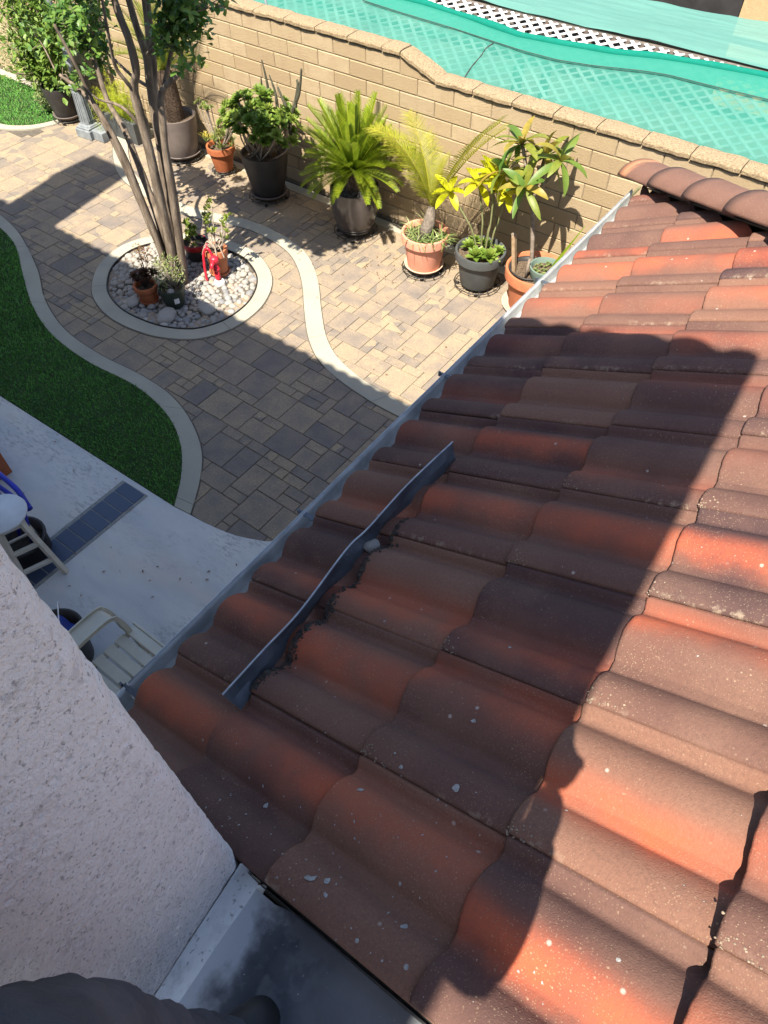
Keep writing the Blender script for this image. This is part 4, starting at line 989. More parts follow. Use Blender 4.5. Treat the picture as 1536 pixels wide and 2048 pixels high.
# ================================================================== POTS AND PLANTS
def pot_prof(kind, h, rt, rb):
    if kind == 'flared': return [(rb, 0), (rb*1.04, .012), (rb+(rt-rb)*.45, h*.35), (rt*.985, h*.8), (rt, h), (rt-.012, h+.002), (rt-.018, h-.01), (rt-.03, h-.08)]
    if kind == 'belly': return [(rb, 0), (rb*1.1, .015), (rb+(rt-rb)*.62, h*.25), (rt*.97, h*.55), (rt*1.0, h*.8), (rt*.985, h), (rt-.016, h+.002), (rt-.022, h-.01), (rt-.03, h-.08)]
    # rimmed terracotta
    return [(rb, 0), (rb*1.02, .008), (rt*.88, h*.74), (rt*.89, h*.745), (rt*.97, h*.75), (rt, h*.76), (rt*1.015, h*.98), (rt*1.005, h), (rt-.018, h), (rt-.025, h-.01), (rt*.84, h-.09)]
def caddy(par, r):
    m = MB()
    for q in (r, r*.72, r*.4): tube(m, [(q*cos(a*2*pi/28), q*sin(a*2*pi/28), .045) for a in range(29)], .005, 6)
    for k in range(14):
        a = 2*pi*k/14; pts = [(r*.4*cos(a), r*.4*sin(a), .045), (r*.7*cos(a+.15), r*.7*sin(a+.15), .045), (r*1.0*cos(a-.1), r*1.0*sin(a-.1), .045), (r*1.04*cos(a), r*1.04*sin(a), .025)]; tube(m, pts, .004, 5)
    obj('caddy', m, 'black_iron', par, True)
    m = MB()
    for k in range(4):
        a = 2*pi*k/4+.5; lathe(m, [(.001, 0), (.018, 0), (.02, .02), (.001, .035)], 10, (r*.85*cos(a), r*.85*sin(a), 0))
    obj('caster', m, 'black_iron', par, True)
def pot(name, label, loc, h, rt, rb, mat, kind='rim', saucer=None, cad=False, soil='soil', z0=0, cat='potted plant', group='potted plants along the wall', cs=1.22):
    r = thing(name, label, cat, loc, group)
    zb = z0
    if cad: caddy(r, rb*1.35); zb += .05
    if saucer:
        m = MB(); sr = rb*cs; lathe(m, [(sr*.82, zb), (sr, zb+.03), (sr*1.03, zb+.045), (sr*.98, zb+.045), (sr*.9, zb+.02), (.001, zb+.018)], 36, cap0=True); obj('saucer', m, saucer, r, True); zb += .022
    m = MB(); pp = [(a, zb+b) for a, b in pot_prof(kind, h, rt, rb)]; lathe(m, pp, 44)
    o = obj('pot', m, mat, r, False)
    o.data.polygons.foreach_set('use_smooth', [True]*len(o.data.polygons))
    md = o.data; 
    try: md.set_sharp_from_angle(angle=radians(35))
    except Exception: pass
    m = MB(); n = 26; sv = [V((0, 0, zb+h-.035))]
    for q in (.5, 1):
        for k in range(n): sv.append(V((cos(2*pi*k/n)*(rt-.02)*q, sin(2*pi*k/n)*(rt-.02)*q, zb+h-.05+rnd.uniform(-.008, .01))))
    m.add(sv, [(0, 1+k, 1+(k+1) % n) for k in range(n)]+[(1+k, 1+n+k, 1+n+(k+1) % n, 1+(k+1) % n) for k in range(n)]); obj('soil', m, soil, r, True)
    return r, zb+h
def frond_mesh(L, bend, npair, ll, lw, vee, droop=.35, shape='lin', ragged=.1, twist=0):
    """rachis starts at origin pointing +z, bends toward +x"""
    m = MB(); n = 18; pts = []; a = 0; p = V()
    for i in range(n+1):
        pts.append(p.copy()); p = p+V((sin(a), 0, cos(a)))*(L/n); a += bend/n*(.4+1.2*i/n)
    tube(m, pts, [.006*(1-.8*i/n)+.001 for i in range(n+1)], 5, (.8, .1))
    for i in range(npair):
        t_ = .10+.90*(i+.5)/npair; k = min(n-1, int(t_*n)); q = pts[k].lerp(pts[k+1], t_*n-k); tan = (pts[k+1]-pts[k]).normalized(); s = V((0, 1, 0)); nn = s.cross(tan)
        if nn.x > 0 and tan.z > .2: pass
        nn = tan.cross(s); nn = -nn
        l = ll*(sin(pi*min(1, .12+.80*t_))**.7)*rnd.uniform(1-ragged, 1+ragged*.4)
        for sg in (-1, 1):
            up_ = nn if nn.z > 0 or abs(tan.z) > .7 else -nn
            inner = V((-tan.z, 0, tan.x))
            d = (s*sg*cos(vee)+inner*sin(vee)).normalized()*.86+tan*(.42+.5*t_*.7); d = d+V((0, 0, -droop*.25))
            leaf(m, q, d, inner, l, lw, droop, .5, 3, rnd.random()*.7+t_*.3, 'lin')
    return m.mesh('frond', False)
def place_frond(me, par, mat, base, az, tilt, sc=1, name='frond'):
    o = link(name, me, par, mat); o.rotation_mode = 'QUATERNION'
    o.rotation_quaternion = Quaternion((0, 0, 1), az) @ Quaternion((0, 1, 0), tilt); o.location = base; o.scale = (sc,)*3; return o
def leafcloud(m, c, rad, n, size, shape='ellip', wl=.5, r0=.0, up=.4, hollow=.5, curl=.4, cone=None):
    c = V(c)
    for _ in range(n):
        d = rand_dir(); k = rnd.uniform(hollow, 1)**.6; p = c+V((d.x*rad[0], d.y*rad[1], d.z*rad[2]))*k
        e = (d+rand_dir()*.8+V((0, 0, up))).normalized(); L = size*rnd.uniform(.6, 1.2)
        leaf(m, p, e, V((0, 0, 1))+rand_dir()*.5, L, L*wl, curl, .25, 2, min(1, r0+rnd.random()*(1-r0)), shape)

def plants():
    # --- sago palm
    r, zt = pot('sago_palm', 'full green sago palm in a glossy dark grey pot on stacked saucers', (2.177, -.419, 0), .45, .262, .175, 'pot_gloss', 'belly', 'pot_black', True, 'lava_rock', cs=1.12)
    m = MB(); lathe(m, [(.15, .1), (.205, .105), (.21, .125), (.19, .125)], 36); obj('saucer', m, 'pot_black', r, True)
    m = MB(); rk = rock(2, 1, .4)
    for _ in range(170):
        a, q = rnd.uniform(0, 6.3), .22*sqrt(rnd.random()); s = rnd.uniform(.008, .02)
        m.add([V((q*cos(a), q*sin(a), zt-.03))+v.co*s for v in rk.vertices], [tuple(p.vertices) for p in rk.polygons])
    o = obj('pot_rocks', m, 'lava_rock', r); tag(o, kind='stuff')
    m = MB(); lathe(m, [(.095, zt-.06), (.105, zt+.02), (.10, zt+.13), (.06, zt+.20), (.01, zt+.22)], 20)
    for k in range(230):
        a = k*2.4; z = zt-.03+.22*k/230; q = .098 if k < 150 else .098-.07*(k-150)/80; leaf(m, (q*cos(a), q*sin(a), z), (cos(a), sin(a), .9), (0, 0, 1), .03, .02, -.3, .2, 1)
    obj('trunk', m, 'cycad_trunk', r)
    fm = [frond_mesh(.62, b, 42, .105, .0145, .70, .15) for b in (.05, .25, .55, .85)]
    crown = V((0, 0, zt+.17)); NF = 84
    for k in range(NF):
        az = k*2.39996+rnd.uniform(-.12, .12); q = k/NF; tilt = .04+1.58*q**.9+rnd.uniform(-.08, .08)
        place_frond(fm[min(3, int(q*3.3+rnd.uniform(0, .7)))], r, 'sago_leaf', crown+V((cos(az), sin(az), 0))*.03, az, tilt, rnd.uniform(.82, 1.08)*(1.05 if q < .4 else .95))
    # --- young palm in pink pot
    r, zt = pot('potted_palm', 'young yellowing palm in a pink terracotta pot on a black stand', (3.178, -.568, 0), .36, .237, .165, 'terracotta_pink', 'rim', 'saucer_cream', True, cs=1.2)
    m = MB(); tube(m, [(-.0, 0, zt-.06), (.015, .0, zt+.04), (.03, .02, zt+.11), (.02, .05, zt+.19), (.02, .06, zt+.24)], [.06, .064, .06, .045, .026], 12); obj('trunk', m, 'palm_trunk', r, True)
    pm = [frond_mesh(.88, b, 46, .22, .0105, .40, .6, ragged=.3) for b in (.5, .95, 1.3)]
    top = V((.02, .06, zt+.22))
    for az, tilt, sc, k in ((.05, .40, 1.28, 0), (.25, .46, 1.2, 0), (2.7, .30, 1.0, 1), (3.2, .42, 1.1, 2), (3.5, .34, 1.05, 1), (1.5, .12, .55, 0), (.8, .10, .6, 0), (4.4, .35, .6, 1), (2.9, .68, .95, 2), (5.6, .5, .55, 1), (3.05, .50, 1.08, 2), (.15, .62, .9, 1), (2.3, .45, .8, 1)):
        place_frond(pm[k], r, 'palm_leaf', top, az, tilt, sc)
    m = MB()
    for cx, cy in ((-.13, -.05), (.12, -.08), (.15, .06), (-.08, .12), (.02, -.15), (.2, -.02)):
        for _ in range(34):
            d = rand_dir(.1); leaf(m, (cx+rnd.uniform(-.03, .03), cy+rnd.uniform(-.03, .03), zt-.045), d, (0, 0, 1), rnd.uniform(.10, .2), .009, 1.3, .5, 4)
    o = obj('spider_plant', m, 'spider_leaf', r); tag(o, kind='stuff')
    # --- black pot with yellow plumeria cuttings and aeonium
    r, zt = pot('potted_cuttings', 'yellow-leaved plumeria cuttings over brown rosettes in a charcoal pot', (3.76, -.467, 0), .35, .245, .17, 'pot_charcoal', 'rim', None, True)
    def cluster(par, c, ax, n, L, W, mat, e0=.15, e1=1.15, curl=.7, name='leaf', r0=0, r1=1):
        ax = V(ax).normalized(); s = ax.cross(V((.2, .9, .3))).normalized(); b = ax.cross(s)
        for i in range(n):
            a = i*2.39996+rnd.uniform(-.25, .25); e = e1+(e0-e1)*(i/max(1, n-1))+rnd.uniform(-.12, .12); d = (s*cos(a)+b*sin(a))*cos(e)+ax*sin(e)
            m = MB(); leaf(m, (0, 0, 0), d, ax if e < 1.2 else s, L*rnd.uniform(.75, 1.12), W*rnd.uniform(.85, 1.1), curl*rnd.uniform(.6, 1.3), .3, 6, rnd.uniform(r0, r1), 'ellip')
            o = obj(name, m, mat, par, True); o.location = c
    stems = [((-.03, .0), (-.16, -.06, .36), (-.34, -.10, .51)), ((.0, .02), (-.02, .0, .38), (-.10, .0, .62)), ((.05, .0), (.06, .02, .40), (.04, .03, .72)), ((.02, .06), (.04, .10, .42), (-.06, .14, .66)), ((.08, .04), (.12, .06, .40), (.16, .05, .60))]
    m = MB()
    for (bx, by), mid, tp_ in stems: tube(m, spline([(bx, by, zt-.05), (mid[0]*.5+bx*.5, mid[1]*.5, zt+mid[2]*.45), (mid[0], mid[1], zt+mid[2]*.8), (tp_[0], tp_[1], zt+tp_[2])], 4), .009, 6)
    obj('stem', m, 'stem_green', r, True)
    for k, (_, _, tp_) in enumerate(stems): cluster(r, V((tp_[0], tp_[1], zt+tp_[2])), (tp_[0]*.5, tp_[1]*.5-.1, 1), 10, .21, .078, 'yellow_leaf', -.35, .95, .9)
    m = MB()
    for cx, cy, R_ in ((-.12, -.02, .10), (.02, -.12, .12), (.13, -.06, .12), (-.02, .10, .09), (.15, .08, .08), (-.13, .10, .08)): rosette(m, (cx, cy, zt-.0), (cx*1.5, cy*1.5-.15, 1), R_, 26, .38, 'obov', .7)
    o = obj('rosettes', m, 'aeonium_leaf', r); tag(o, kind='stuff')
    # --- plumeria in a large terracotta pot
    r, zt = pot('plumeria', 'branched plumeria with bronze-edged leaves in a large terracotta pot by the gutter', (4.36, -.453, 0), .40, .285, .205, 'terracotta', 'rim', 'saucer_cream', cs=1.32)
    m = MB(); lathe(m, [(.14, zt-.13), (.185, zt-.03), (.196, zt-.012), (.18, zt-.012), (.165, zt-.05)], 30, (-.06, -.02, 0)); obj('liner_pot', m, 'pot_black', r, True)
    loc = V((4.36, -.453, 0)); m = MB()
    P = lambda x, y, z: V((x, y, z))-loc
    trunk = [P(4.29, -.42, .40), P(4.25, -.41, .65), P(4.20, -.40, .88), P(4.17, -.40, 1.02)]
    tube(m, spline(trunk, 4), [.020]*13, 8)
    tips = [P(3.93, -.46, 1.20), P(3.99, -.38, 1.42), P(4.18, -.30, 1.33), P(4.36, -.38, 1.38), P(4.14, -.50, 1.14)]
    for tp_ in tips: tube(m, spline([trunk[3], trunk[3].lerp(tp_, .5)+V((0, 0, -.02)), tp_], 4), [.017]*9, 7)
    obj('trunk', m, 'bark_grey', r, True)
    for tp_, n_ in zip(tips, (10, 11, 10, 9, 8)):
        ax = (tp_-trunk[3]).normalized(); cluster(r, tp_, ax+V((0, 0, .35)), n_+3, .31, .070, 'plumeria_leaf', -.35, 1.2, 1.15)
    m = MB(); bar(m, P(4.19, -.55, .34), P(4.13, -.56, .72), .055, .03); obj('stake', m, 'wood_stake', r)
    m = MB(); tube(m, [P(4.125, -.56, .70), P(4.12, -.56, .735)], .02, 8); tube(m, [P(4.33, -.60, .36), P(4.34, -.60, .58)], .012, 7); obj('cane', m, 'bark_grey', r, True)
    m = MB(); tube(m, spline([P(4.52, -.42, .45), P(4.66, -.36, .66), P(4.82, -.33, .90), P(4.98, -.29, 1.22), P(5.04, -.28, 1.33)], 5), .011, 7); tube(m, spline([P(4.80, -.33, .87), P(4.83, -.33, .94), P(4.90, -.33, .98), P(4.97, -.32, 1.02)], 4), .009, 6); tube(m, spline([P(4.55, -.40, .45), P(4.70, -.33, .66), P(4.90, -.30, .98), P(5.08, -.28, 1.25)], 4), .007, 6); obj('leaning_cane', m, 'vine', r, True)
    # small sage pot of succulents sitting in the rim of the big pot
    r, zs = pot('succulent_pot', 'sage green pot of small succulents nested in the large terracotta pot', (4.475, -.50, .345), .16, .155, .11, 'pot_sage', 'flared', None, False, 'soil', 0, 'potted plant', None)
    m = MB()
    for k in range(30):
        a, q = rnd.uniform(0, 6.3), .11*sqrt(rnd.random()); rosette(m, (q*cos(a), q*sin(a), zs-.035), (0, 0, 1), rnd.uniform(.018, .032), 12, .4, 'obov', rnd.random()*.8)
    o = obj('succulents', m, 'olive_leaf', r); tag(o, kind='stuff')
    m = MB(); leaf(m, (.03, .03, zs-.04), (.42, .18, 1), (0, -1, .3), .50, .034, .1, .5, 5, .4, 'lin'); obj('blade_leaf', m, 'sago_leaf', r)
    # --- aeonium bush with cactus in a tall black pot
    r, zt = pot('aeonium_bush', 'aeonium bush and dark cactus stems in a tall black pot on a stand', (.911, -.422, 0), .46, .258, .17, 'pot_black', 'flared', 'pot_grey', True)
    loc = V((.911, -.422, 0)); st = MB(); fo = MB(); R = random.Random(4)
    for k in range(120):
        a = R.uniform(0, 6.3); q = sqrt(R.random()); el = R.uniform(.0, 1); tip = V((q*cos(a)*.52*(1.1-el*.3)+.06, q*sin(a)*.28-.05, zt+.20+el*.42*(1-.45*q)+.08*R.random()))
        b0 = V((R.uniform(-.14, .14), R.uniform(-.14, .14), zt-.05)); (k % 3 == 0) and tube(st, spline([b0, b0.lerp(tip, .5)+V((cos(a), sin(a), 0))*.05, tip], 4), .008, 5)
        rosette(fo, tip, V((cos(a)*q*.8, sin(a)*q*.8-.1, 1)), R.uniform(.075, .105), 26, .36, 'obov', R.choice([0.1, .3, .6, .8, 1]))
    obj('stems', st, 'stem_pale', r, True); o = obj('foliage', fo, 'aeonium_leaf', r); tag(o, kind='stuff')
    m = MB()
    for pl in ([(1.30, -.38, .70), (1.31, -.39, 1.0), (1.25, -.40, 1.16), (1.21, -.40, 1.24)], [(1.31, -.39, .92), (1.42, -.40, 1.12), (1.50, -.40, 1.26), (1.555, -.40, 1.48)], [(1.42, -.40, 1.10), (1.47, -.38, 1.30), (1.46, -.38, 1.36)]): tube(m, spline([V(p)-loc for p in pl], 4), [.022-.012*i/(4*(len(pl)-1)) for i in range(4*(len(pl)-1)+1)], 6)
    obj('cactus_stem', m, 'cactus_skin', r)
    for pl in ([(1.02, -.36, .9), (1.04, -.37, 1.2), (1.01, -.38, 1.44)], [(1.13, -.36, .9), (1.14, -.37, 1.15), (1.09, -.38, 1.32)], [(.93, -.36, .9), (.97, -.38, 1.28)]):
        m = MB(); kk = spline([V(p)-loc for p in pl], 5); tube(m, kk, [.022-.016*i/(len(kk)-1) for i in range(len(kk))], 6); obj('cactus_stem', m, 'cactus_skin', r)
    # --- yellow green succulent in small terracotta pot on a wire caddy
    r, zt = pot('yellow_succulent', 'yellow and green succulent in a small terracotta pot on a wire stand', (.073, -.306, 0), .28, .165, .105, 'terracotta_dark', 'rim', None, True)
    st = MB(); fo = MB(); loc = V((.073, -.306, 0))
    for k in range(44):
        a = rnd.uniform(0, 6.3); q = sqrt(rnd.random()); tip = V((q*cos(a)*.24, q*sin(a)*.17-.02, zt+.02+.2*rnd.random()*(1.1-q)))
        for _ in range(9):
            d = rand_dir(-.1); leaf(fo, tip, d+V((0, 0, .6)), (0, 0, 1), rnd.uniform(.05, .085), .012, .5, .4, 2, (.75+.25*rnd.random()) if tip.x < -.07 else rnd.random()*.65)
    for k in range(26):
        a = rnd.uniform(0, 6.3); q = rnd.random(); side = -1 if k % 2 else 1; tip = V((-.16+.14*q*cos(a), .03+.1*q*sin(a), zt+.34+.08*rnd.random())) if side < 0 else V((.20+.14*q*cos(a), .05+.1*q*sin(a), zt+.30+.1*rnd.random()))
        tube(st, spline([(side*.02, 0, zt-.04), (tip.x*.6, tip.y*.5, zt+.15), tip], 4), .005, 5); rosette(fo, tip, (cos(a)*.5, sin(a)*.5, 1), .045, 16, .35, 'obov', .1)
    obj('stems', st, 'stem_pale', r, True); o = obj('foliage', fo, 'yellow_succulent_leaf', r); tag(o, kind='stuff')
    # --- tall cycad in grey pot behind the tree
    r, zt = pot('cycad', 'tall cycad with rough trunk in a matte grey pot behind the tree', (-.62, -.33, 0), .43, .25, .19, 'pot_grey', 'flared', 'pot_grey', True)
    m = MB(); lathe(m, [(.11, zt-.06), (.115, zt+.1), (.10, zt+.42), (.06, zt+.50)], 18)
    for k in range(330):
        a = k*2.4; z = zt-.03+.48*k/330; q = .108-.012*k/330; leaf(m, (q*cos(a), q*sin(a), z), (cos(a), sin(a), .7), (0, 0, 1), .032, .024, -.3, .2, 1)
    obj('trunk', m, 'cycad_trunk', r)
    fm = [frond_mesh(.8, b, 36, .13, .010, .5, .35) for b in (.35, .8, 1.2)]
    for k in range(26):
        q = k/26; place_frond(fm[min(2, int(q*3))], r, 'cycad_leaf', V((0, 0, zt+.46)), k*2.4, .06+1.05*q, rnd.uniform(.85, 1.05))
    # --- foxtail fern in a planter box
    r = thing('foxtail_fern', 'bright yellow-green foxtail fern in a dark trough behind the lamp post', 'potted plant', (-1.58, -.34, 0), 'potted plants along the wall')
    m = MB(); box(m, (0, 0, .13), (.55, .24, .26), None, .01); obj('trough', m, 'pot_charcoal', r)
    fo = MB()
    for k in range(95):
        a = rnd.uniform(0, 6.3); q = sqrt(rnd.random()); b0 = V((rnd.uniform(-.25, .25), rnd.uniform(-.08, .08), .24)); tip = b0+V((cos(a)*q*.34, sin(a)*q*.20-.06, .12+.58*rnd.random()*(1.15-q)))
        mid = b0.lerp(tip, .5)+V((0, 0, .10)); sp = spline([b0, mid, tip], 8)
        for i, p in enumerate(sp):
            for _ in range(8): leaf(fo, p, rand_dir()+V((0, 0, .3)), (0, 0, 1), .034, .0085, .2, .2, 1, min(1, .2+.6*i/16+rnd.random()*.25))
    o = obj('plumes', fo, 'fern_leaf', r); tag(o, kind='stuff')
    r = thing('fern_pot', 'small trailing fern in a grey trough at the foot of the lamp post', 'potted plant', (-1.80, -.60, 0), 'potted plants along the wall'); m = MB(); box(m, (0, 0, .06), (.20, .16, .12), None, .008); obj('trough', m, 'lamp_post_paint', r); fo = MB()
    for k in range(150): leaf(fo, (rnd.uniform(-.05, .05), rnd.uniform(-.06, .02), .10+.32*rnd.random()), rand_dir(), (0, 0, 1), .04, .011, .3, .2, 1)
    o = obj('plumes', fo, 'fern_leaf', r); tag(o, kind='stuff')
    # --- broad leaf shrub in black pot at left, variegated shrub
    r, zt = pot('citrus_shrub', 'big glossy green shrub in a black pot left of the lamp post', (-2.62, -.50, 0), .36, .22, .15, 'pot_black', 'flared', 'pot_grey', True)
    loc = V((-2.62, -.50, 0)); st = MB(); fo = MB()
    for k in range(46):
        a = rnd.uniform(0, 6.3); q = sqrt(rnd.random()); tip = V((cos(a)*q*.66+.08, sin(a)*q*.34-.08, zt+.16+1.25*rnd.random()*(1-.35*q)))
        sp = spline([(rnd.uniform(-.05, .05), rnd.uniform(-.05, .05), zt-.05), (tip.x*.45, tip.y*.45, zt+(tip.z-zt)*.6), tip], 5); tube(st, sp, .007, 5)
        for p in sp[3:]: leafcloud(fo, p, (.15, .13, .13), 12, .088, 'ellip', .50, rnd.random()*.5, .35, .2)
    obj('stems', st, 'bark_grey', r, True); o = obj('foliage', fo, 'shrub_leaf', r); tag(o, kind='stuff')
    r = thing('variegated_shrub', 'small-leaved cream variegated shrub spilling over the far lawn edge', 'shrub', (-3.15, -.34, 0)); fo = MB()
    for c, rd in (((0, 0, .42), (.34, .22, .30)), ((.30, -.05, .30), (.24, .2, .28)), ((-.35, 0, .55), (.3, .2, .28)), ((.15, -.12, .16), (.25, .16, .14)), ((-.7, .0, .60), (.32, .2, .35))): leafcloud(fo, c, rd, 620, .038, 'ellip', .55, 0, .3, .3)
    st = MB(); [tube(st, [(0, 0, 0), (x*.5, 0, .25), (x, 0, .5)], .008, 5) for x in (-.5, -.2, .1, .3)]; obj('stems', st, 'stem_pale', r, True); o = obj('foliage', fo, 'variegated_leaf', r); tag(o, kind='stuff')
    # --- little pots in the ring
    g = 'small pots in the tree ring'
    r, zt = pot('dried_succulent', 'dry brown succulent in a small terracotta pot at the left of the ring', (1.30, -2.62, 0), .18, .115, .075, 'terracotta_dark', 'rim', 'terracotta_dark', False, group=g)
    m = MB(); st = MB()
    for k in range(9):
        tip = V((rnd.uniform(-.11, .11), rnd.uniform(-.09, .09), zt+rnd.uniform(.02, .14))); tube(st, [(0, 0, zt-.04), tip*.6+V((0, 0, zt*.4)), tip], .005, 5); rosette(m, tip, (tip.x*4, tip.y*4, 1), .07, 24, .3, 'obov', .4)
    o = obj('rosettes', m, 'dark_rosette_leaf', r); tag(o, kind='stuff'); m = MB()
    for k in range(5):
        b0 = V((-.04, .05, zt-.03)); tip = V((rnd.uniform(-.06, .08), .06+rnd.uniform(-.03, .06), zt+rnd.uniform(.22, .36))); tube(st, [b0, b0.lerp(tip, .5)+V((.02, 0, 0)), tip], .003, 5)
        leafcloud(m, tip, (.04, .04, .05), 40, .022, 'ellip', .6)
    obj('stems', st, 'dark_wood', r, True); o = obj('dry_flowers', m, 'dry_leaf', r); tag(o, kind='stuff')
    r, zt = pot('nursery_pot', 'grey-green bushy herb in a dark green nursery pot against the trunks', (1.53, -2.50, 0), .20, .125, .09, 'pot_green', 'flared', None, False, group=g)
    fo = MB(); st = MB()
    for k in range(26):
        a = rnd.uniform(0, 6.3); q = sqrt(rnd.random()); tip = V((cos(a)*q*.17-.05, sin(a)*q*.14+.04, zt+.05+.17*rnd.random())); tube(st, [(0, .03, zt-.04), tip], .003, 4); leafcloud(fo, tip, (.045, .045, .05), 24, .026, 'obov', .5, 0, .6, .2)
    obj('stems', st, 'stem_pale', r, True); o = obj('foliage', fo, 'olive_leaf', r); tag(o, kind='stuff')
    m = MB(); lathe(m, [(.001, -.02), (.03, -.01), (.04, .005), (.02, .02), (.001, .025)], 10, (.02, -.03, zt-.03)); obj('pebble', m, 'granite_stone', r, True)
    m = MB(); n = 10; vs = [V((cos(a)*.121, sin(a)*.121, z)) for z in (.08, .135) for a in [(-.62+k*.045) for k in range(n)]]; m.add(vs, [(k, k+1, k+1+n, k+n) for k in range(n-1)]); obj('plant_tag', m, 'white_paint', r)
    r, zt = pot('jade_pot', 'leggy jade plant with yellow rosettes in an orange terracotta pot behind the red hydrant', (1.52, -1.86, 0), .27, .115, .085, 'terracotta', 'rim', 'terracotta', False, group=g)
    fo = MB(); st = MB()
    for tp_, n_ in (((.14, .10, .34), 3), ((.05, .12, .26), 2), ((-.10, .05, .30), 4), ((-.16, .06, .22), 4), ((.10, .06, .12), 2), ((-.2, -.06, .02), 2), ((.0, .0, .22), 3), ((.13, .02, .22), 2), ((-.05, .1, .38), 3)):
        tp_ = V((tp_[0], tp_[1], zt+tp_[2])); tube(st, spline([(0, 0, zt-.04), (tp_.x*.7+.02, tp_.y*.4, zt+(tp_.z-zt)*.35), tp_], 5), .006, 6)
        for _ in range(n_): q = tp_+rand_dir()*.045; rosette(fo, q, rand_dir(.2), .05, 16, .36, 'obov', .35)
    for k in range(9): a = rnd.uniform(0, 6.3); tube(st, spline([(0, 0, zt-.02), (cos(a)*.08, sin(a)*.08, zt+.05), (cos(a)*.14, sin(a)*.14, zt-.06)], 4), .007, 6)
    obj('stems', st, 'stem_pale', r, True); o = obj('foliage', fo, 'jade_leaf', r); tag(o, kind='stuff')
    r, zt = pot('red_rim_pot', 'dark pot with a red rim and jade plant behind the trunks', (1.12, -1.78, 0), .18, .13, .10, 'pot_black', 'flared', None, False, group=g); fo = MB()
    for k in range(16): rosette(fo, (rnd.uniform(-.1, .1), rnd.uniform(-.08, .08), zt+.02+.22*rnd.random()), rand_dir(.1), .05, 14, .38, 'obov', .2)
    o = obj('foliage', fo, 'jade_leaf', r); tag(o, kind='stuff')
    m = MB(); lathe(m, [(.126, .125), (.133, .13), (.136, .17), (.128, .185), (.122, .18)], 30, cap0=False); obj('rim', m, 'pot_red', r, True)
    # --- red yard hydrant
    r = thing('yard_hydrant', 'red painted yard hydrant with upright lever in the river stones', 'hydrant', (1.64, -1.99, 0))
    m = MB(); tube(m, [(0, 0, -.05), (-.01, .0, .10), (-.03, .02, .22)], [.030, .028, .028], 12); lathe(m, [(.03, .14), (.036, .145), (.036, .165), (.03, .17)], 12, (-.018, .01, 0)); obj('pipe', m, 'red_paint', r, True)
    m = MB(); lathe(m, [(.035, .21), (.045, .22), (.045, .265), (.036, .275), (.02, .285), (.001, .285)], 14, (-.035, .02, 0)); tube(m, [(-.035, .02, .245), (.0, -.05, .235), (.005, -.07, .205)], [.022, .02, .018], 10); obj('valve_head', m, 'red_paint', r, True)
    m = MB(); tube(m, spline([(-.13, -.05, .0), (-.135, -.04, .15), (-.13, -.02, .29), (-.11, .0, .345), (-.08, .01, .35), (-.06, .02, .30), (-.045, .02, .26)], 4), .013, 8); tube(m, [(-.10, .0, .33), (-.10, .02, .40)], .01, 7); obj('lever', m, 'red_paint', r, True)
    m = MB(); lathe(m, [(.06, -.02), (.055, .03), (.032, .05), (.03, .05)], 14); obj('collar', m, 'white_paint', r, True)
plants()

